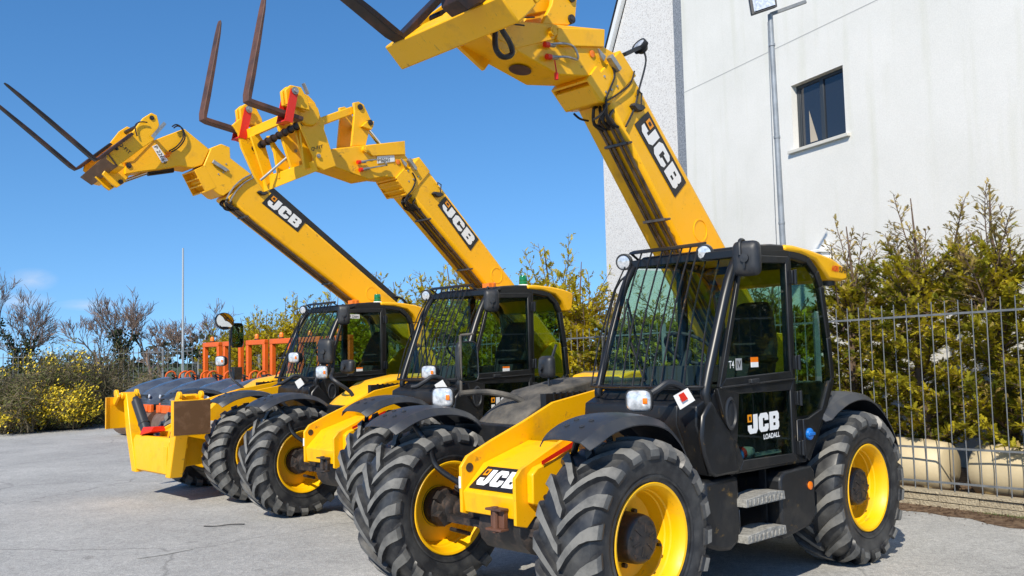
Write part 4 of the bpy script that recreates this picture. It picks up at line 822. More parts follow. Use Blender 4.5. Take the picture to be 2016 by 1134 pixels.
q=MB(); q.tube([(sx-.02,-.88,1.26),(sx-.02,-.80,1.20)],.04,14); q.tube([(sx-.02,-.84,1.22),(sx-.02,-.42,.74)],.068,20); q.lathe([(.068,0),(.076,.01),(.076,.03),(.068,.04)],(sx-.02,-.6,.95),20,0,axis=(0,.66,-.75)); q.build('stabiliser_ram',simple('ram_black',(.03,.032,.035),.35),M3)
q=MB(); q.tube([(sx-.02,.66,1.26),(sx-.02,.30,.74)],.06,18); q.build('stabiliser_ram',BLK,M3)
q=MB(); q.prism([(-.42,.80),(.30,.80),(.30,.88),(-.38,.90)],sx-.06,sx+.06,axis='x'); 
for i in range(len(q.v)): pass
q=MB(); q.add([(sx+.09,-.46,.80),(sx+.09,-.10,.86),(sx+.05,-.10,.92),(sx+.05,-.44,.90),(sx-.10,-.46,.80),(sx-.10,-.10,.86),(sx-.08,-.10,.92),(sx-.08,-.44,.90)],[(0,1,2,3),(7,6,5,4),(0,4,5,1),(1,5,6,2),(2,6,7,3),(3,7,4,0)]); q.build('red_guard',RED,M3)
# first wheel templates are children already
# ------------------------------------------------------------------ setting
def asphalt():
    m,nt,b=newmat('worn_asphalt')
    n,r=noise_ramp(nt,.55,(.38,.373,.36),(.50,.49,.47),.35,.68,8,dist=.4)
    n2,r2=noise_ramp(nt,85,(.58,.58,.58),(1.25,1.25,1.23),.35,.65,4)
    n3,r3=noise_ramp(nt,4.5,(.90,.90,.90),(1.05,1.05,1.05),.38,.62,7,dist=1.2)
    mx=nt.nodes.new('ShaderNodeMixRGB'); mx.blend_type='MULTIPLY'; mx.inputs[0].default_value=1
    my=nt.nodes.new('ShaderNodeMixRGB'); my.blend_type='MULTIPLY'; my.inputs[0].default_value=1
    nt.links.new(r.outputs[0],mx.inputs[1]); nt.links.new(r2.outputs[0],mx.inputs[2]); nt.links.new(mx.outputs[0],my.inputs[1]); nt.links.new(r3.outputs[0],my.inputs[2])
    n4,r4=noise_ramp(nt,22,(.80,.80,.80),(1.12,1.12,1.11),.36,.62,8); mz=nt.nodes.new('ShaderNodeMixRGB'); mz.blend_type='MULTIPLY'; mz.inputs[0].default_value=1; nt.links.new(my.outputs[0],mz.inputs[1]); nt.links.new(r4.outputs[0],mz.inputs[2])
    # dark oil spots and thin cracks
    n5,r5=noise_ramp(nt,1.7,(1,1,1),(.62,.61,.60),.66,.74,4); mo=nt.nodes.new('ShaderNodeMixRGB'); mo.blend_type='MULTIPLY'; mo.inputs[0].default_value=1; nt.links.new(mz.outputs[0],mo.inputs[1]); nt.links.new(r5.outputs[0],mo.inputs[2])
    tc=nt.nodes.new('ShaderNodeTexCoord'); ds=nt.nodes.new('ShaderNodeTexNoise'); ds.inputs['Scale'].default_value=1.4; ds.inputs['Detail'].default_value=5; am=nt.nodes.new('ShaderNodeMixRGB'); am.inputs[0].default_value=.35; nt.links.new(tc.outputs['Object'],ds.inputs['Vector']); nt.links.new(tc.outputs['Object'],am.inputs[1]); nt.links.new(ds.outputs['Color'],am.inputs[2])
    vo=nt.nodes.new('ShaderNodeTexVoronoi'); vo.feature='DISTANCE_TO_EDGE'; vo.inputs['Scale'].default_value=.42; nt.links.new(am.outputs[0],vo.inputs['Vector']); cr=nt.nodes.new('ShaderNodeValToRGB'); cr.color_ramp.elements[0].color=(.60,.60,.60,1); cr.color_ramp.elements[1].position=.006; nt.links.new(vo.outputs['Distance'],cr.inputs[0])
    mc=nt.nodes.new('ShaderNodeMixRGB'); mc.blend_type='MULTIPLY'; mc.inputs[0].default_value=.8; nt.links.new(mo.outputs[0],mc.inputs[1]); nt.links.new(cr.outputs[0],mc.inputs[2]); nt.links.new(mc.outputs[0],b.inputs['Base Color'])
    b.inputs['Roughness'].default_value=.85; bump(nt,b,90,.5,.008,detail=6); return m
GRASS=simple('grass_field',(.045,.075,.018),.9,c2=(.09,.11,.035),scale=.5)
def sheet(name,pts,z,mat,kind='structure',div=0):
    q=MB(); q.add([(x,y,z) for x,y in pts],[tuple(range(len(pts)))]); o=q.build(name,mat,smooth=False); tag(o,kind=kind); return o
sheet('ground',[(-400,-60),(400,-60),(400,900),(-400,900)],-.02,GRASS)
# fence base line
FA=Vector((5.62,8.30)); FD=Vector((-.60,.80))     # from near right to the far corner
FN=Vector((-.80,-.60))                             # towards the yard
def fp(t,off=0): p=FA+FD*t+FN*off; return (p.x,p.y)
TC=26.5                                            # the corner
KL=[(-13.9,24.3),(-11.7,27.3)]
sheet('yard',[(-60,-30),(30,-30),fp(-14),fp(0),fp(TC),fp(TC,3.6),(-11.9,27.2),(-13.9,24.6),(-40,19.5),(-60,18)],0,asphalt())
DIRT=simple('dead_leaf_litter',(.085,.045,.022),.95,c2=(.20,.13,.075),scale=14,p=(.4,.6),bmp=(60,.9,.03))
# kerb wall of small textured blocks
def slope(t): return -.015*t
random.seed(3)
q=MB()
t=-6.0; 
for row in range(2):
    t=-6.0+(.22 if row else 0); 
    while t<TC:
        L=.43; z0=.0+row*.078+slope(t)*.0; 
        a=fp(t+.006,.0);b=fp(t+L-.006,.0); 
        th=.012*random.random()
        A=Vector((*fp(t+.004,.02+th),0));B=Vector((*fp(t+L-.004,.02+th),0));C=Vector((*fp(t+L-.004,-.14),0));D=Vector((*fp(t+.004,-.14),0))
        q.add([A+Vector((0,0,z0)),B+Vector((0,0,z0)),C+Vector((0,0,z0)),D+Vector((0,0,z0)),A+Vector((0,0,z0+.070)),B+Vector((0,0,z0+.070)),C+Vector((0,0,z0+.070)),D+Vector((0,0,z0+.070))],[(3,2,1,0),(4,5,6,7),(0,1,5,4),(1,2,6,5),(2,3,7,6),(3,0,4,7)])
        t+=L
A=[Vector((*fp(tt,o),z)) for tt,o,z in ((-6,.012,.0),(TC,.012,.0),(TC,-.13,.0),(-6,-.13,.0),(-6,.012,.148),(TC,.012,.148),(TC,-.13,.148),(-6,-.13,.148))]
q.add(A,[(3,2,1,0),(4,5,6,7),(0,1,5,4),(1,2,6,5),(2,3,7,6),(3,0,4,7)],1)
A=[Vector((*fp(tt,o),z)) for tt,o,z in ((-6,.045,.156),(TC,.045,.156),(TC,-.16,.156),(-6,-.16,.156),(-6,.045,.182),(TC,.045,.182),(TC,-.16,.182),(-6,-.16,.182))]
q.add(A,[(3,2,1,0),(4,5,6,7),(0,1,5,4),(1,2,6,5),(2,3,7,6),(3,0,4,7)],2)
BLOCK=simple('cream_block',(.42,.36,.25),.9,c2=(.28,.235,.165),scale=16,bmp=(45,1.0,.02))
kw=q.build('kerb_wall',[BLOCK,simple('mortar',(.19,.165,.13),.95),BLOCK],smooth=False,bevel=.004)
tag(kw,'low cream block wall two courses high running under the steel fence','wall')
# soil behind the wall and leaf litter in front of it
sheet('soil_bed',[fp(-7,-.13),fp(TC,-.13),fp(TC,-3),fp(-7,-3)],.10,DIRT)
q=MB(); N=60; vs=[]; rr=random.Random(5)
for i in range(N+1):
    t=-6+14*i/N; w=.34+.10*math.sin(i*.7)+.12*rr.random()
    vs+=[(*fp(t,.02),.022),(*fp(t,w*.5),.020),(*fp(t,w),.003)]
q.add(vs,[(i*3+j,i*3+3+j,i*3+4+j,i*3+1+j) for i in range(N) for j in (0,1)])
for k in range(1600):
    t=rr.uniform(-4,6); o=abs(rr.gauss(0,.22))+.03; x,y=fp(t,o); s=rr.uniform(.006,.02); a=rr.random()*6.28; z=.022+rr.random()*.012 if o<.35 else .006
    q.add([(x+s*math.cos(a),y+s*math.sin(a),z),(x+s*.5*math.cos(a+1.8),y+s*.5*math.sin(a+1.8),z+.006),(x-s*math.cos(a),y-s*math.sin(a),z),(x+s*.5*math.cos(a-1.8),y+s*.5*math.sin(a-1.8),z+.003)],[(0,1,2,3)])
tag(q.build('leaf_litter',DIRT,smooth=False),'strip of brown dead leaves lying along the foot of the block wall','leaf litter',kind='stuff')
q=MB()
for k in range(260):
    cl=rr.choice((-.05,.55,.85)); t=cl+rr.gauss(0,.09); x,y=fp(t+.5,.06+abs(rr.gauss(0,.03))); h=rr.uniform(.02,.06); a=rr.random()*6.28
    q.add([(x-.004,y,.01),(x+.004,y,.01),(x+.02*math.cos(a),y+.02*math.sin(a),h)],[(0,1,2)])
tag(q.build('weeds',simple('weed_green',(.06,.10,.02),.8),smooth=False),'tufts of green weed at the foot of the block wall','weeds',kind='stuff')
# ------------------------------------------------------------------ steel fence
def fence(name,label,P,t0,t1,htop,hb,hl,step=.145,r=.0058,group=None,post=2.5):
    root=empty(name,(*P(t0),0)); tag(root,label,'fence'); base=Vector((*P(t0),0))
    def W(t,z): p=P(t); return Vector((p[0],p[1],z+slope(t)))-base
    q=MB(); t=t0
    while t<t1:
        q.cyl(W(t,.19),W(t,htop+.14),r,6 if t<8 else 4); t+=step
    q.build('bars',GALV,root)
    for z in (hl,hb,htop):
        q=MB(); q.bar(W(t0,z),W(t1,z),.010,.040,side=(0,0,1)) if False else q.bar(W(t0,z),W(t1,z),.022,.008,side=(0,0,1)); q.build('rail',GALV,root)
    t=t0+.9
    while t<t1:
        q=MB(); p=W(t,.1); x=P(t); q.bar(W(t,-.0),W(t,htop+.12),.06,.06,side=(1,0,0)); q.build('post',GALV,root); t+=post
    return root
fence('steel_fence','galvanised steel bar fence running behind the machines in front of the conifer hedge',lambda t:fp(t,-.05),-5.0,TC,2.07,.66,.30)
CF=Vector(fp(TC,-.05)); LD=Vector((-1,-.12)).normalized()
fence('steel_fence','galvanised steel bar fence beyond the grey rollers, running left behind the flowering bushes',lambda t:((CF+LD*t).x,(CF+LD*t).y),0,22,2.07,.66,.30,step=.15,r=.012)
# black railing and low wall at the far left
q=MB(); 
KW=[(-34,20.6),(-20,23.3),(-14.2,24.7),(-12.1,27.4),(-11.3,29.3)]
for i in range(len(KW)-1):
    a=Vector((*KW[i],0));b=Vector((*KW[i+1],0)); q.bar(a+Vector((0,0,.12)),b+Vector((0,0,.12)),.25,.24,side=(0,0,1))
tag(q.build('boundary_wall',simple('dark_kerb_stone',(.09,.085,.08),.9,c2=(.16,.15,.13),scale=4,bmp=(20,.5,.02))),'low dark stone wall edging the yard under the flowering bushes','wall')
rt=empty('black_railing',(-14.2,24.7,0)); tag(rt,'short black railing on the low wall left of the stabiliser legs','railing')
a=Vector((-20,23.3,0));b=Vector((-14.2,24.7,0)); c=Vector((-12.1,27.4,0)); base=Vector((-14.2,24.7,0)); q=MB()
for A,B in ((a,b),(b,c)):
    L=(B-A).length; n=int(L/.14)
    for k in range(n): p=A.lerp(B,k/n)-base; q.cyl(p+Vector((0,0,.24)),p+Vector((0,0,1.0)),.012,4)
q.build('bars',HOSE,rt); q=MB()
for A,B in ((a,b),(b,c)):
    for z in (.32,.92): q.bar(A-base+Vector((0,0,z)),B-base+Vector((0,0,z)),.03,.03,side=(0,0,1))
q.build('rail',HOSE,rt)
# ------------------------------------------------------------------ building
bd=Vector((-.39,.92)).normalized(); bn=Vector((-bd.y,bd.x)); 
if bn.x>0: bn=-bn                                   # outward normal, towards the yard
BO=Vector((4.95,14.55))                              # point of the wall behind the window
def bp_(t,off,z): p=BO+bd*t+bn*off; return Vector((p.x,p.y,z))
root=empty('white_building',(BO.x,BO.y,0)); tag(root,'tall white rendered building with a roughcast corner bay and one dark window','building')
def bbox(q,t0,t1,o0,o1,z0,z1,mi=0):
    v=[bp_(t,o,z)-Vector((BO.x,BO.y,0)) for t in (t0,t1) for o in (o0,o1) for z in (z0,z1)]
    q.add(v,[(0,1,3,2),(4,6,7,5),(0,4,5,1),(2,3,7,6),(0,2,6,4),(1,5,7,3)],mi)
def render_mat():
    m,nt,b=newmat('white_render'); n,r=noise_ramp(nt,.5,(.76,.745,.70),(.68,.67,.62),.42,.75,8); n2,r2=noise_ramp(nt,60,(.95,.95,.95),(1.03,1.03,1.03),.4,.6)
    mx=nt.nodes.new('ShaderNodeMixRGB'); mx.blend_type='MULTIPLY'; mx.inputs[0].default_value=1; nt.links.new(r.outputs[0],mx.inputs[1]); nt.links.new(r2.outputs[0],mx.inputs[2]); nt.links.new(mx.outputs[0],b.inputs['Base Color'])
    b.inputs['Roughness'].default_value=.9; bump(nt,b,50,.15,.01)
    tc=nt.nodes.new('ShaderNodeTexCoord'); mp=nt.nodes.new('ShaderNodeMapping'); mp.inputs['Scale'].default_value=(2.5,2.5,.22); nz=nt.nodes.new('ShaderNodeTexNoise'); nz.inputs['Scale'].default_value=1.5; nz.inputs['Detail'].default_value=7; nt.links.new(tc.outputs['Object'],mp.inputs['Vector']); nt.links.new(mp.outputs[0],nz.inputs['Vector']); rp=nt.nodes.new('ShaderNodeValToRGB'); rp.color_ramp.elements[0].position=.52; rp.color_ramp.elements[1].position=.78; rp.color_ramp.elements[0].color=(1,1,1,1); rp.color_ramp.elements[1].color=(.90,.905,.85,1); nt.links.new(nz.outputs['Fac'],rp.inputs[0])
    m2=nt.nodes.new('ShaderNodeMixRGB'); m2.blend_type='MULTIPLY'; m2.inputs[0].default_value=1; nt.links.new(mx.outputs[0],m2.inputs[1]); nt.links.new(rp.outputs[0],m2.inputs[2]); nt.links.new(m2.outputs[0],b.inputs['Base Color']); return m
REN=render_mat()
def rough_mat():
    m,nt,b=newmat('roughcast_dash'); tc=nt.nodes.new('ShaderNodeTexCoord'); v=nt.nodes.new('ShaderNodeTexVoronoi'); v.inputs['Scale'].default_value=52; r=nt.nodes.new('ShaderNodeValToRGB')
    nt.links.new(tc.outputs['Object'],v.inputs['Vector']); nt.links.new(v.outputs['Color'],r.inputs['Fac']); e=r.color_ramp.elements; e[0].position=.0; e[0].color=(.40,.37,.35,1); e[1].position=.42; e[1].color=(.74,.72,.69,1)
    nt.links.new(r.outputs[0],b.inputs['Base Color']); b.inputs['Roughness'].default_value=.95
    bp=nt.nodes.new('ShaderNodeBump'); bp.inputs['Strength'].default_value=.45; bp.inputs['Distance'].default_value=.012; nt.links.new(v.outputs['Distance'],bp.inputs['Height']); nt.links.new(bp.outputs[0],b.inputs['Normal']); return m
RGH=rough_mat()
TB=3.72; TE=7.5; HW=13
wt0,wt1,wz0,wz1=-.60,.60,4.98,6.06
q=MB()
for a in ((-9.5,wt0,-6,0,0,HW),(wt1,TB,-6,0,0,HW),(wt0,wt1,-6,0,0,wz0),(wt0,wt1,-6,0,wz1,HW)): bbox(q,*a)
q.build('wall',REN,root)
q=MB(); 
v=[bp_(t,o,z)-Vector((BO.x,BO.y,0)) for o in (-6.0,-.22) for t,z in ((TB+.003,0),(TE,0),(TE,7.72),(TB+.003,13.2))]
q.add(v,[(3,2,1,0),(4,5,6,7),(0,1,5,4),(1,2,6,5),(2,3,7,6),(3,0,4,7)]); q.build('roughcast_wall',RGH,root)
q=MB(); bbox(q,TB+.004,TB+.30,-.23,-.004,0,12.6); q.build('shade_band',simple('painted_shade_dash',(.13,.15,.18),.95,c2=(.30,.32,.35),scale=40,p=(.4,.6),bmp=(60,.5,.012)),root,smooth=False)  # shadow strip at the roughcast edge, painted in as dark grey-blue dash
# bargeboard
q=MB(); 
def BV(t,o,z): return bp_(t,o,z)-Vector((BO.x,BO.y,0))
sl=(13.2-7.72)/(TB-TE)
q.add([BV(t,o,z) for o in (-.22,-.12) for t,z in ((TE+.14,7.60),(TE+.14,7.86),(TB,7.86+sl*(TB-TE-.14)),(TB,7.60+sl*(TB-TE-.14)))],[(3,2,1,0),(4,5,6,7),(0,1,5,4),(1,2,6,5),(2,3,7,6),(3,0,4,7)])
q.add([BV(t,o,z) for o in (-6.2,-.10) for t,z in ((TE+.16,7.87),(TE+.16,7.93),(TB,7.93+sl*(TB-TE-.16)),(TB,7.87+sl*(TB-TE-.16)))],[(3,2,1,0),(4,5,6,7),(0,1,5,4),(1,2,6,5),(2,3,7,6),(3,0,4,7)],1)
q.build('bargeboard',[WHT,PLA],root)
# render joints
q=MB(); j=lambda t,z:BV(t,.003,z)
q.add([j(-9.5,6.80),j(TB,6.80),j(TB,6.812),j(-9.5,6.812)],[(0,1,2,3)]); q.build('render_joint',simple('joint_grey',(.45,.45,.43),.9),root,smooth=False)
# window
WB_=Vector((BO.x,BO.y,0))
q=MB(); 
def wb(q,t0,t1,o0,o1,z0,z1,mi=0): bbox(q,t0,t1,o0,o1,z0,z1,mi)
wf=.055
wb(q,wt0,wt1,-.16,-.11,wz0,wz0+wf); wb(q,wt0,wt1,-.16,-.11,wz1-wf,wz1); wb(q,wt0,wt0+wf,-.16,-.112,wz0+wf,wz1-wf); wb(q,wt1-wf,wt1,-.16,-.112,wz0+wf,wz1-wf); wb(q,-.035,.035,-.16,-.108,wz0+wf,wz1-wf)
wb(q,.035,.06,-.15,-.12,wz0+wf,wz1-wf); wb(q,wt1-wf-.03,wt1-wf,-.15,-.12,wz0+wf,wz1-wf)
w=q.build('window',simple('anthracite_frame',(.035,.042,.05),.4),root,bevel=.004)
q=MB(); wb(q,wt0+wf,-.035,-.138,-.132,wz0+wf,wz1-wf); wb(q,.035,wt1-wf,-.138,-.132,wz0+wf,wz1-wf)
gm,nt,b=newmat('window_glass'); b.inputs['Base Color'].default_value=(.02,.025,.035,1); b.inputs['Roughness'].default_value=.03; b.inputs['Specular IOR Level'].default_value=.9
q.build('pane',gm,w)
q=MB(); wb(q,.16,.30,-.1119,-.1115,wz0+.07,wz0+.60); 
q=MB(); v=[BV(.16,-.129,wz0+.08),BV(.34,-.129,wz0+.08),BV(.34,-.129,wz0+.62),BV(.30,-.129,wz0+.62)]; q.add([v[0],v[1],v[2]],[(0,1,2)]); q.build('curtain',simple('cream_curtain',(.42,.36,.28),.8),w,smooth=False)
q=MB(); wb(q,wt0-.09,wt1+.09,-.16,.06,wz0-.055,wz0-.002); q.build('window_sill',simple('sill_concrete',(.60,.58,.52),.8),root,bevel=.006)
# wall lamp box
q=MB(); wb(q,-.12,.22,0,.18,3.02,3.20); wb(q,-.16,.24,0,.22,3.20,3.25); q.build('wall_box',WHT,root,bevel=.01)
# ------------------------------------------------------------------ floodlight pole and far pole
X=3.40;Y=11.6
pr_=empty('floodlight_pole',(X,Y,0)); tag(pr_,'grey pole with a floodlight on top in front of the white building','lamp post')
q=MB(); q.tube([(.06,0,0),(.03,0,3.0),(.0,0,6.0)],[.041,.038,.033],14); 
for z in (1.9,3.3,4.4,5.6): q.lathe([(.038,-.02),(.042,-.015),(.042,.015),(.038,.02)],(.06-.01*z,0,z),14,0,axis=(0,0,1))
q.build('pole',simple('pole_grey',(.30,.33,.36),.5,metal=.3,c2=(.2,.22,.24),scale=5),pr_)
q=MB(); q.tube(smoothpath([(-.04,0,.2),(-.05,0,2.5),(-.045,.0,4.5),(-.035,0,5.9)],4),.006,5); q.build('cable',GREY,pr_)
q=MB(); q.bar((0,0,6.0),(.45,-.05,6.14),.04,.04); q.build('cross_arm',GALV,pr_)
q=MB(); q.loft([[Vector(p) for p in ((-.27,-.10,5.96),(.05,-.16,6.04),(.03,-.14,6.36),(-.30,-.08,6.30))],[Vector(p) for p in ((-.25,.0,5.98),(.05,-.06,6.06),(.03,-.04,6.36),(-.28,.02,6.30))]])
fl=q.build('floodlight',PLA,pr_,bevel=.01)
q=MB(); q.add([(-.235,-.118,6.00),(.02,-.168,6.065),(.0,-.150,6.33),(-.26,-.10,6.27)],[(0,1,2,3)]); q.build('floodlight_glass',LENS,fl,smooth=False)
X=-14.1;Y=39.5
pr_=empty('white_pole',(X,Y,0)); tag(pr_,'thin pale pole standing alone against the sky beyond the rollers','pole'); q=MB(); q.tube([(0,0,0),(0,0,6.6)],[.055,.035],10); q.build('pole',simple('pole_white',(.42,.45,.48),.5),pr_); q=MB(); q.box(-.15,.15,-.15,.15,0,.3); q.build('base_plate',GALV,pr_)
# tanks behind the fence
TANK=simple('cream_tank',(.60,.50,.32),.55,c2=(.48,.40,.26),scale=2)
for i,(tt,lab) in enumerate(((2.63,'cream rounded tank behind the fence, close to the rear wheel'),(1.21,'cream rounded tank behind the fence at the right edge of the photo'))):
    c=fp(tt,-.47); rt=empty('storage_tank',(c[0],c[1],.1)); tag(rt,lab,'tank','cream tanks behind the fence'); rt.rotation_euler=(0,0,math.atan2(FD.y,FD.x))
    q=MB(); q.lathe([(.0001,-.56),(.22,-.56),(.262,-.53),(.285,-.3),(.29,0),(.285,.3),(.262,.53),(.22,.56),(.0001,.56)],(0,0,.285),40,0,axis=(1,0,0)); tb=q.build('tank_shell',TANK,rt,ang=50)
    q=MB(); q.box(-.42,-.34,-.2,.2,-.08,.06); q.box(.34,.42,-.2,.2,-.08,.06); q.build('cradle',TANK,rt)
# ------------------------------------------------------------------ rollers
def roller():
    r=empty('road_roller'); 
    for x in (-.12,-1.75):
        q=MB(); q.lathe([(.0001,-.43),(.25,-.43),(.33,-.44),(.335,-.40),(.335,.40),(.33,.44),(.25,.43),(.0001,.43)],(x,0,.335),36); dr=q.build('drum',DRUM,r)
        q=MB(); 
        for s in (-1,1): q.bar((x,s*.47,.335),(x-.05 if x>-1 else x+.05,s*.47,.80),.05,.16,side=(0,1,0))
        q.build('yoke',ORP,dr,bevel=.01)
    q=MB(); q.box(.02,.10,-.44,.44,.60,.78); q.box(.08,.13,-.30,-.16,.62,.76); q.box(.08,.13,.16,.30,.62,.76); q.bar((0,-.40,.62),(0,-.40,.50),.06,.05); q.bar((0,.40,.62),(0,.40,.50),.06,.05); q.build('front_bumper',ORP,r,bevel=.015)
    q=MB(); q.box(.05,.09,-.40,.40,.42,.52); q.build('scraper',simple('scraper_tan',(.32,.24,.13),.6),r)
    q=MB(); q.box(-2.2,0,-.38,.38,.52,.78); q.build('chassis',HOODD,r)
    # hood
    S=[]
    for x,h,w in ((.08,.93,.22),(.06,1.02,.30),(-.06,1.10,.37),(-.35,1.225,.41),(-.75,1.33,.42),(-1.0,1.36,.42),(-1.06,1.32,.41)):
        ring=[]
        for a,b in ((-1,0),(-1,.15),(-.96,.42),(-.86,.64),(-.68,.80),(-.44,.90),(-.34,.99),(0,1.02),(.34,.99),(.44,.90),(.68,.80),(.86,.64),(.96,.42),(1,.15),(1,0)):
            ring.append(Vector((x,a*w,.74+(h-.74)*b)))
        S.append(ring)
    q=MB(); q.loft(S); ho=q.build('hood',HOODG,r,ang=35)
    q=MB(); q.box(.045,.075,-.20,.20,.80,1.0); 
    for k in range(5): q.box(.07,.082,-.20,.20,.82+k*.036,.832+k*.036)
    q.build('grille',HOODD,ho)
    q=MB(); 
    for s in (-1,1): q.lathe([(.04,0),(.045,.02),(.03,.03),(.0001,.032)],(.055,s*.29,.97),12,0,axis=(1,0,.1))
    q.build('headlight',LENS,ho)
    # platform, seat, wheel, loops
    q=MB(); q.box(-1.9,-1.02,-.46,.46,.70,.80); q.box(-1.2,-1.06,-.44,.44,.80,1.16); q.build('platform',HOODD,r,bevel=.02)
    q=MB(); q.box(-1.72,-1.36,-.22,.22,.98,1.08); q.box(-1.76,-1.68,-.21,.21,1.05,1.40); q.build('seat',SEAT,r,bevel=.03)
    q=MB(); q.tube([Vector((-1.22+.11*math.sin(2*PI*k/16)*.9,.17*math.cos(2*PI*k/16),1.36+.06*math.sin(2*PI*k/16))) for k in range(17)],.014,6); q.tube([(-1.16,0,1.1),(-1.22,0,1.36)],.02,6); q.box(-1.2,-1.10,-.36,-.10,1.28,1.34); q.build('steering_wheel',HOSE,r)
    for s in (-1,1):
        q=MB(); q.tube(smoothpath([(-1.10,s*.42,.95),(-1.11,s*.42,1.36),(-1.18,s*.42,1.47),(-1.28,s*.42,1.49),(-1.36,s*.42,1.42),(-1.40,s*.42,1.2),(-1.42,s*.42,.9)],4),.022,8); q.build('hand_rail',ORP,r)
    q=MB(); 
    for s in (-1,1): q.bar((-2.15,s*.40,.75),(-2.15,s*.40,2.15),.11,.11)
    q.bar((-2.15,-.455,2.15),(-2.15,.455,2.15),.12,.12,side=(1,0,0)); ro=q.build('roll_bar',ORP,r,bevel=.012)
    q=MB(); q.lathe([(.06,0),(.06,.02),(.045,.03)],(-2.15,0,2.21),12,0,axis=(0,0,1)); be=q.build('beacon',HOODD,ro); q=MB(); q.lathe([(.05,.03),(.05,.11),(.03,.14),(.0001,.145)],(-2.15,0,2.21),14,0,axis=(0,0,1)); q.build('beacon_lens',ORL,be)
    return r
th=3.905; F=Vector((math.cos(th),math.sin(th))); Lf=Vector((-F.y,F.x))
P5=Vector((-9.3,22.3)); R0=None
labs=['farthest grey-hooded orange roller, leftmost of the row','second grey-hooded orange roller from the left of the row','third grey-hooded orange roller from the left of the row','third grey-hooded orange roller from the right of the row, between the stabiliser legs','second grey-hooded orange roller from the right of the row','nearest grey-hooded orange roller, right next to the farthest telehandler']
for k in range(6):
    r=roller() if k==0 else copytree(R0)
    if k==0: R0=r
    p=P5+Lf*(1.18*k)+F*(.0); r.location=(p.x,p.y,0); r.rotation_euler=(0,0,th+(-.015,.01,0,.012,-.01,0)[k]); tag(r,labs[k],'road roller','orange rollers with grey hoods parked side by side')

q=MB(); q.add([(-3.37,8.33,.004),(-3.20,8.46,.004),(-3.0,8.70,.004),(-3.06,8.72,.004),(-3.26,8.56,.004),(-3.39,8.38,.004)],[(0,1,2,3,4,5)]); tag(q.build('paint_scuff',simple('old_white_paint',(.42,.415,.39),.9,c2=(.30,.295,.28),scale=14),smooth=False),kind='structure')
# ------------------------------------------------------------------ plants
def leafmat(name,c0,c1,scale=2.5,rough=.6,trans=.25):
    m,nt,b=newmat(name); n,r=noise_ramp(nt,scale,c0,c1,.38,.62,5); nt.links.new(r.outputs[0],b.inputs['Base Color']); b.inputs['Roughness'].default_value=rough
    b.inputs['Specular IOR Level'].default_value=.25
    o=nt.nodes['Material Output']; t=nt.nodes.new('ShaderNodeBsdfTranslucent'); mx=nt.nodes.new('ShaderNodeMixShader'); mx.inputs[0].default_value=trans
    nt.links.new(r.outputs[0],t.inputs['Color']); nt.links.new(b.outputs[0],mx.inputs[1]); nt.links.new(t.outputs[0],mx.inputs[2]); nt.links.new(mx.outputs[0],o.inputs[0]); return m
CONIF=leafmat('conifer_spray',(.15,.18,.016),(.64,.54,.035),2.2,.7,.5)
CONIF2=leafmat('conifer_tip',(.30,.24,.045),(.42,.30,.10),3.0)
CONY=leafmat('golden_conifer_spray',(.38,.33,.015),(.66,.52,.02),1.5,.7,.45)
BARK=simple('bark',(.10,.065,.045),.9,c2=(.17,.12,.09),scale=12)
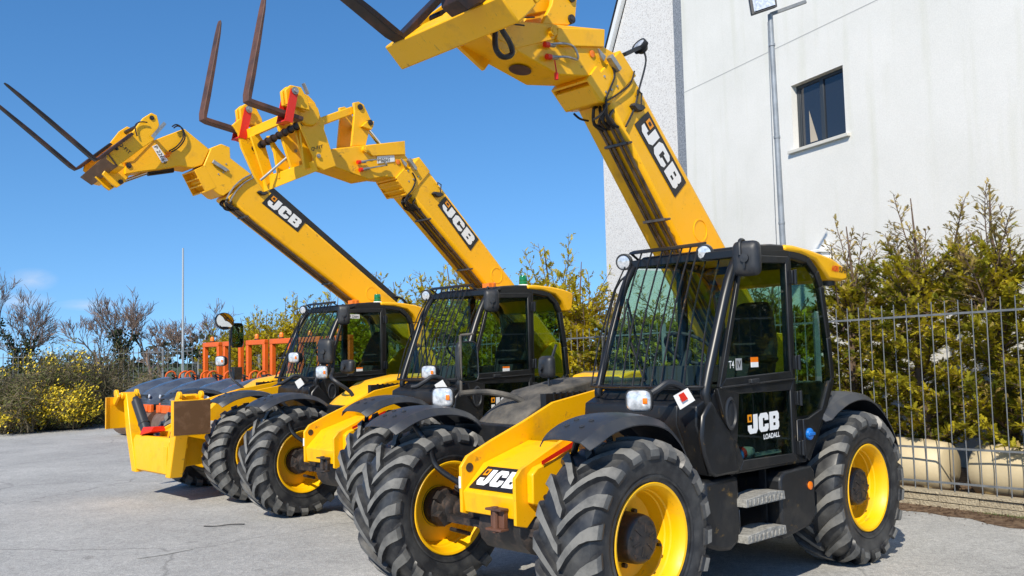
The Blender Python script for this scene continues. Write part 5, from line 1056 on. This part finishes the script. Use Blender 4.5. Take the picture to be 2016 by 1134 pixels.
def conifer(name,seed,H,W,dens,leaders,det=2,mats=(CONIF,CONIF2)):
    rd=random.Random(seed); tr=MB(); fo=MB()
    wob=[(rd.uniform(-.06,.06),rd.uniform(-.06,.06)) for _ in range(7)]
    tr.tube([(wob[i][0],wob[i][1],H*i/6) for i in range(7)],[.07,.06,.05,.04,.028,.016,.006],7)
    def spray(p,d,L,mi):
        # flat feathery spray: alternating leaflets along a twig
        d=d.normalized(); up=Vector((rd.uniform(-.5,.5),rd.uniform(-.5,.5),1)); s=d.cross(up).normalized(); u=s.cross(d)
        n=5 if det>1 else 3
        for i in range(n):
            k=(i+.5)/n; c=p+d*(L*k)-Vector((0,0,L*.12*k*k))
            for sg in (-1,1):
                l=L*.42*(1-.65*k)*rd.uniform(.7,1.2); e=(d*.75+s*sg*.8+u*rd.uniform(-.25,.35)).normalized(); w=L*.060 if det>1 else L*.10
                q=e.cross(u).normalized()*w
                fo.add([c-q,c+e*l*.55-q*.9,c+e*l,c+e*l*.55+q*.9,c+q],[(0,1,2,3,4)],mi)
        w=L*.045; q=s*w
        fo.add([p-q,p+d*L*.6-q,p+d*L-Vector((0,0,L*.12)),p+d*L*.6+q,p+q],[(0,1,2,3,4)],mi)
    def limb(p0,az,el,L,top=False):
        d=Vector((math.cos(az)*math.cos(el),math.sin(az)*math.cos(el),math.sin(el))); pts=[p0]; p=p0.copy(); n=6
        for i in range(n):
            d=(d+Vector((rd.uniform(-.12,.12),rd.uniform(-.12,.12),(.10 if top else .03)+rd.uniform(-.08,.08)))).normalized(); p=p+d*(L/n); pts.append(p.copy())
        tr.tube(pts,[.014*(1-i/(n+1))+.003 for i in range(n+1)],4)
        m_=int(dens*L*(.55 if top else 1))
        for k in range(m_):
            u=rd.random()**.8; i=min(int(u*n),n-1); q=pts[i].lerp(pts[i+1],u*n-i); dd=(pts[i+1]-pts[i]).normalized()
            sd=Vector((rd.gauss(0,1),rd.gauss(0,1),rd.gauss(.1,.6))).normalized()
            mi=1 if ((top and u>.45) or rd.random()<(.10 if not top else .3)) else 0
            spray(q,dd*.8+sd*.9,rd.uniform(.055,.125)*(1.0 if not top else .7)*(1.4 if det<2 else 1),mi)
    nl=int(H*W*32)
    for k in range(nl):
        zb=.40 if det>1 else .2; z=zb+(H*.74-zb)*(k/nl); az=k*2.4+rd.uniform(-.5,.5); prof=W*(1.0-.55*(z/H)**1.5)
        limb(Vector((0,0,z)),az,rd.uniform(.15,.6),prof*rd.uniform(.65,1.12))
    def feather(p0,az,el,L):
        # long thin leading shoot with feathery side twigs
        d=Vector((math.cos(az)*math.cos(el),math.sin(az)*math.cos(el),math.sin(el))); pts=[p0]; p=p0.copy(); n=9
        for i in range(n):
            d=(d+Vector((rd.uniform(-.10,.10),rd.uniform(-.10,.10),rd.uniform(-.03,.10)))).normalized(); p=p+d*(L/n); pts.append(p.copy())
        tr.tube(pts,[.010*(1-i/(n+1))+.0025 for i in range(n+1)],4)
        m_=int(L*(30 if det>1 else 16))
        for k in range(m_):
            u=.04+.95*k/m_; i=min(int(u*n),n-1); q=pts[i].lerp(pts[i+1],u*n-i); dd=(pts[i+1]-pts[i]).normalized()
            a=Vector((rd.gauss(0,1),rd.gauss(0,1),rd.gauss(0,.4))); a=(a-dd*a.dot(dd)).normalized(); e=(dd*rd.uniform(.6,1.1)+a).normalized(); l=(.34*(1-u)+.07)*rd.uniform(.6,1.3); q2=q+e*l
            tr.tube([q,q.lerp(q2,.5)+Vector((0,0,.01)),q2],[.004,.003,.0015],3)
            mi=1 if u>.55 or rd.random()<.25 else 0
            for j in range(int((3+l*26)*(1-.55*u))):
                v=rd.uniform(.15,1.05); c=q.lerp(q2,v); sd=Vector((rd.gauss(0,1),rd.gauss(0,1),rd.gauss(.2,.7))).normalized()
                spray(c,e+sd*.7,rd.uniform(.035,.085)*(1.5 if det<2 else 1),mi)
    for k in range(leaders):
        az=rd.random()*6.28; feather(Vector((rd.uniform(-.2,.2),rd.uniform(-.2,.2),H*rd.uniform(.50,.64))),az,rd.uniform(1.0,1.45),H*rd.uniform(.24,.46))
    r=empty(name); fo.build('crown',list(mats),r,smooth=False); tr.build('trunk',BARK,r,smooth=True); return r
protos=[conifer('conifer_tree',11,3.3,1.0,125,11),conifer('conifer_tree',12,3.7,1.05,125,14),conifer('conifer_tree',13,3.2,1.0,125,9)]
far=[conifer('conifer_tree',21,3.2,1.0,60,6,1,(CONY,CONY)),conifer('conifer_tree',22,3.0,1.0,60,6,1,(CONY,CONY))]
rd=random.Random(2)
t=-3.9; i=0; first={}
npos=[]
while t<TC-.3: npos.append(t); t+=.92 if t<6 else 1.0
nm={0:'bushy green conifer at the right end of the hedge'}
for i,t in enumerate(npos):
    if t<8: pr=protos[i%3]; lab='green-gold feathery conifer in the hedge behind the steel fence'; grp='conifers of the near hedge behind the fence'
    else: pr=far[i%2]; lab='golden conifer in the far part of the hedge behind the rollers'; grp='golden conifers of the far hedge'
    if pr in first: o=copytree(pr)
    else: o=pr; first[pr]=1
    x,y=fp(t,(-.80 if .2<t<3.5 else -.42)-rd.uniform(0,.2)); o.location=(x,y,.08); o.rotation_euler=(0,0,rd.random()*6.28); s=rd.uniform(.9,1.10); zs=s*rd.uniform(.92,1.10)
    if 3.9<t<8: zs*=.74
    o.scale=(s*1.05,s*1.05,zs); tag(o,lab,'conifer',grp)
# bare trees
def bare(name,seed,H,spread,depth,r0,mat,twigs=1.0,ivy=0):
    rd=random.Random(seed); q=MB(); iv=MB()
    def br(p,d,L,r,k):
        n=4; pts=[p]; rs=[r]
        for i in range(n):
            d=(d+Vector((rd.uniform(-.16,.16),rd.uniform(-.16,.16),rd.uniform(-.02,.12)))).normalized(); p=p+d*(L/n); pts.append(p.copy()); rs.append(r*(1-.42*(i+1)/n))
        q.tube(pts,rs,6 if k==depth else 3)
        if ivy and k>=depth-1:
            for _ in range(int(ivy*L*60)):
                u=rd.randrange(n); c=pts[u].lerp(pts[u+1],rd.random())+Vector((rd.gauss(0,.16),rd.gauss(0,.16),rd.gauss(0,.12))); a=Vector((rd.gauss(0,1),rd.gauss(0,1),rd.gauss(0,1))).normalized()*.07; b=a.orthogonal().normalized()*.06
                iv.add([c-a,c-b,c+a,c+b],[(0,1,2,3)])
        if k==0: return
        m_=rd.choice((3,4)) if k>1 else rd.choice((3,4,5))
        for j in range(int(m_*twigs+.5)):
            u=rd.uniform(.35,1.0) if k<depth else rd.uniform(.45,1.0); i=min(int(u*n),n-1); s=pts[i].lerp(pts[i+1],u*n-i)
            a=Vector((rd.gauss(0,1),rd.gauss(0,1),rd.gauss(0,.5))); a=(a-d*a.dot(d)).normalized()
            nd=(d*rd.uniform(.7,1.1)+a*rd.uniform(.4,.9)*spread+Vector((0,0,.15))).normalized()
            br(s,nd,L*rd.uniform(.55,.8),max(r*.5,.013),k-1)
    br(Vector((0,0,0)),Vector((rd.uniform(-.05,.05),0,1)),H*.36,r0,depth)
    r=empty(name); q.build('trunk',mat,r)
    if ivy: iv.build('ivy',IVY,r,smooth=False)
    return r
IVY=leafmat('ivy_leaf',(.012,.022,.008),(.035,.05,.015)); TW=simple('twig_bark',(.21,.145,.115),.9,c2=(.32,.23,.185),scale=3); TWG=simple('shrub_twig',(.12,.095,.055),.9,c2=(.22,.18,.10),scale=3)
def at(px_,Y): # world x for a column of the yard view
    return (px_-1008)/1820*Y
bt=[(15,48,7.6,.9,1.6,'bare ivy-clad tree at the left edge of the photo'),(60,52,6.4,1.0,1.0,'small bare tree beside the ivy-clad tree at the left edge'),(200,50,7.0,1.0,0,'bare reddish tree rising above the flowering bush'),(238,47,6.0,.8,2.2,'bare tree with an ivy-covered stem right of the reddish tree'),(296,50,6.6,1.0,0,'round-headed bare tree left of the white pole'),(322,60,4.4,1.0,0,'low bare tree just left of the white pole'),(392,46,6.2,.9,1.5,'bare tree right of the white pole beside the golden hedge')]
for i,(px_,Y,H,sp,iv,lab) in enumerate(bt):
    o=bare('bare_tree',40+i,H,sp,5,.10,TW,1.1,iv); o.location=(at(px_,Y),Y,0); tag(o,lab,'tree')
# flowering bushes
YFL=simple('yellow_blossom',(.85,.62,.02),.6,c2=(.60,.48,.04),scale=5); GLF=leafmat('shrub_leaf',(.07,.085,.02),(.17,.18,.05))
def bush(seed,H,W,yellow,green,zone=(0,1),twn=90):
    rd=random.Random(seed); q=MB(); lf=MB(); yf=MB(); tips=[]
    for k in range(twn):
        az=rd.random()*6.28; el=rd.uniform(.72,1.45); d=Vector((math.cos(az)*math.cos(el),math.sin(az)*math.cos(el),math.sin(el))); p=Vector((rd.uniform(-.62,.62)*W,rd.uniform(-.35,.35)*W,0)); L=H*rd.uniform(.5,.95); L=min(L,H*1.15); pts=[p]; n=6
        for i in range(n):
            d=(d+Vector((rd.uniform(-.3,.3),rd.uniform(-.3,.3),rd.uniform(-.22,.16)))).normalized(); p=p+d*(L/n); p.z=max(p.z,.1); pts.append(p.copy())
            if i>0:
                for _ in range(4):
                    e=Vector((rd.gauss(0,1),rd.gauss(0,1),rd.gauss(.2,.7))).normalized(); pe=p+e*rd.uniform(.2,.5); q.tube([p,(p+pe)/2+Vector((0,0,.03)),pe],[.007,.005,.003],3); tips.append((p,pe))
        q.tube(pts,[.018*(1-i/7)+.004 for i in range(7)],3)
    for a,b in tips:
        z=b.z/H; cl=math.sin(b.x*3.1+seed)+math.sin(b.y*2.7+seed*2)+math.sin(b.z*4.3+seed)
        isy=(zone[0]<z<zone[1]) and cl>1.0-2.2*yellow
        nn=(9 if isy else int(5*green+rd.random()))
        for _ in range(nn):
            c=a.lerp(b,rd.uniform(.2,1.05))+Vector((rd.gauss(0,.05),rd.gauss(0,.05),rd.gauss(0,.05))); v=Vector((rd.gauss(0,1),rd.gauss(0,1),rd.gauss(.4,1))).normalized(); u=v.orthogonal().normalized(); w=v.cross(u); s=rd.uniform(.018,.038)
            (yf if isy and rd.random()<.8 else lf).add([c-u*s*1.4,c-w*s*.6+v*s*.3,c+u*s*1.4,c+w*s*.6-v*s*.3],[(0,1,2,3)])
    r=empty('shrub'); q.build('stems',TWG,r); lf.build('leaves',GLF,r,smooth=False)
    if yf.v: yf.build('blossom_foliage',YFL,r,smooth=False)
    return r
for i,(px_,Y,H,W,ye,gr,zn,lab,tn) in enumerate([
 (92,25.3,2.2,.7,.75,.6,(.70,1.4),'tall shrub with pale yellow flowers at the top, by the low wall',90),
 (118,24.9,1.15,.85,.70,.3,(.15,1.2),'broad low bush covered in bright yellow flowers',110),
 (45,26.0,1.9,2.0,.05,.2,(0,.3),'brown twiggy shrub at the left edge behind the yellow bush',90),
 (5,24.0,1.5,1.6,.05,.4,(.0,.6),'twiggy green-brown shrub at the very left edge',80),
 (165,26.8,2.7,1.3,-.9,.15,(.2,.62),'large brown thicket with scattered yellow flowers behind the bushes',120),
 (250,31.5,1.7,1.6,0,.4,(0,0),'dark bare thicket behind the left fence near the rollers',80),
 (135,25.6,.9,.6,.15,.9,(0,.9),'small green and yellow bush by the black railing',70)]):
    o=bush(60+i,H,W,ye,gr,zn,tn); o.location=(at(px_,Y),Y,.05); tag(o,lab,'shrub')
# distant hedgerow
q=MB(); rr=random.Random(9)
for k in range(9000):
    x=rr.uniform(-95,20); Y=62+rr.uniform(-3,6)+abs(x+30)*.05; h=2.0+1.0*math.sin(x*.21)+.8*math.sin(x*.57+1); z=rr.uniform(0,1)**.7*h; c=Vector((x,Y,z)); s=rr.uniform(.10,.28); a=Vector((rr.gauss(0,1),rr.gauss(0,1),rr.gauss(0,1))).normalized()*s; b=a.orthogonal().normalized()*s*.7
    q.add([c-a,c-b,c+a,c+b],[(0,1,2,3)])
tag(q.build('hedgerow',leafmat('hedgerow_leaf',(.03,.035,.018),(.075,.075,.04),.2),smooth=False),'dark distant hedgerow along the horizon behind the bare trees','hedgerow',kind='stuff')
# ------------------------------------------------------------------ small things
q=MB(); q.tube(smoothpath([(-3.29,9.84,.010),(-3.15,9.82,.012),(-3.0,9.86,.018),(-2.88,9.90,.010)],5),.006,5); 
tag(q.build('dropped_strap',HOSE),'thin dark strap lying on the asphalt in front of the middle machine','strap')
# ------------------------------------------------------------------ camera and light
f,pit,rol,h=1820.,.071,-.024,1.734
cp,sp=math.cos(pit),math.sin(pit); cr,sr=math.cos(rol),math.sin(rol)
fw=Vector((0,cp,sp)); up0=Vector((0,-sp,cp)); r0=Vector((1,0,0)); rx=cr*r0+sr*up0; uy=-sr*r0+cr*up0
cam=bpy.data.cameras.new('camera'); co=bpy.data.objects.new('camera',cam); COL.objects.link(co); sc.camera=co
co.matrix_world=Matrix(((rx.x,uy.x,-fw.x,0),(rx.y,uy.y,-fw.y,0),(rx.z,uy.z,-fw.z,h),(0,0,0,1)))
cam.sensor_width=36; cam.lens=36*f/2016; cam.clip_end=3000; cam.clip_start=.05
S=Vector((-.36,-.93,0)).normalized(); EL=R(40); sd=Vector((S.x*math.cos(EL),S.y*math.cos(EL),math.sin(EL)))
su=bpy.data.lights.new('sun','SUN'); su.energy=4.3; su.angle=R(.53); su.color=(1,.925,.79); so=bpy.data.objects.new('sun',su); COL.objects.link(so); so.rotation_euler=sd.to_track_quat('Z','Y').to_euler()
w=bpy.data.worlds.new('World'); sc.world=w; w.use_nodes=True; nt=w.node_tree; bg=nt.nodes['Background']; sky=nt.nodes.new('ShaderNodeTexSky'); sky.sky_type='NISHITA'; sky.sun_disc=False; sky.sun_elevation=EL; sky.sun_rotation=math.atan2(sd.x,sd.y); sky.air_density=1.0; sky.dust_density=.15; sky.ozone_density=4.0; sky.altitude=50
hs=nt.nodes.new('ShaderNodeHueSaturation'); hs.inputs['Saturation'].default_value=1.22; tc=nt.nodes.new('ShaderNodeTexCoord'); ma=nt.nodes.new('ShaderNodeMapping'); ma.inputs['Location'].default_value=(0,0,.13); ma.inputs['Scale'].default_value=(1,1,.9); nt.links.new(tc.outputs['Generated'],ma.inputs['Vector']); nt.links.new(ma.outputs[0],sky.inputs[0]); nt.links.new(sky.outputs[0],hs.inputs['Color']); 
cur=hs.outputs[0]
for dx,dy,dz,wx,wz in ((-.46,.884,.082,.022,.011),(-.415,.908,.058,.030,.006),(-.47,.88,.062,.03,.008)):
    vs=nt.nodes.new('ShaderNodeVectorMath'); vs.operation='SUBTRACT'; vs.inputs[1].default_value=(dx,dy,dz); nt.links.new(tc.outputs['Generated'],vs.inputs[0])
    vm=nt.nodes.new('ShaderNodeVectorMath'); vm.operation='MULTIPLY'; vm.inputs[1].default_value=(1/wx,1/wx,1/wz); nt.links.new(vs.outputs[0],vm.inputs[0])
    nz=nt.nodes.new('ShaderNodeTexNoise'); nz.inputs['Scale'].default_value=1.6; nz.inputs['Detail'].default_value=5; nt.links.new(vm.outputs[0],nz.inputs['Vector'])
    ln=nt.nodes.new('ShaderNodeVectorMath'); ln.operation='LENGTH'; nt.links.new(vm.outputs[0],ln.inputs[0])
    mr=nt.nodes.new('ShaderNodeMapRange'); mr.inputs['From Min'].default_value=1.1; mr.inputs['From Max'].default_value=0; mr.inputs['To Max'].default_value=.75; nt.links.new(ln.outputs['Value'],mr.inputs[0])
    mm=nt.nodes.new('ShaderNodeMath'); mm.operation='MULTIPLY'; mm.use_clamp=True; nt.links.new(mr.outputs[0],mm.inputs[0]); nt.links.new(nz.outputs['Fac'],mm.inputs[1])
    cm=nt.nodes.new('ShaderNodeMixRGB'); cm.inputs[2].default_value=(4.6,4.9,5.6,1); nt.links.new(mm.outputs[0],cm.inputs[0]); nt.links.new(cur,cm.inputs[1]); cur=cm.outputs[0]
nt.links.new(cur,bg.inputs[0]); bg.inputs[1].default_value=.135
sc.view_settings.view_transform='Standard'; sc.view_settings.look='None'; sc.view_settings.exposure=.34; sc.view_settings.gamma=1
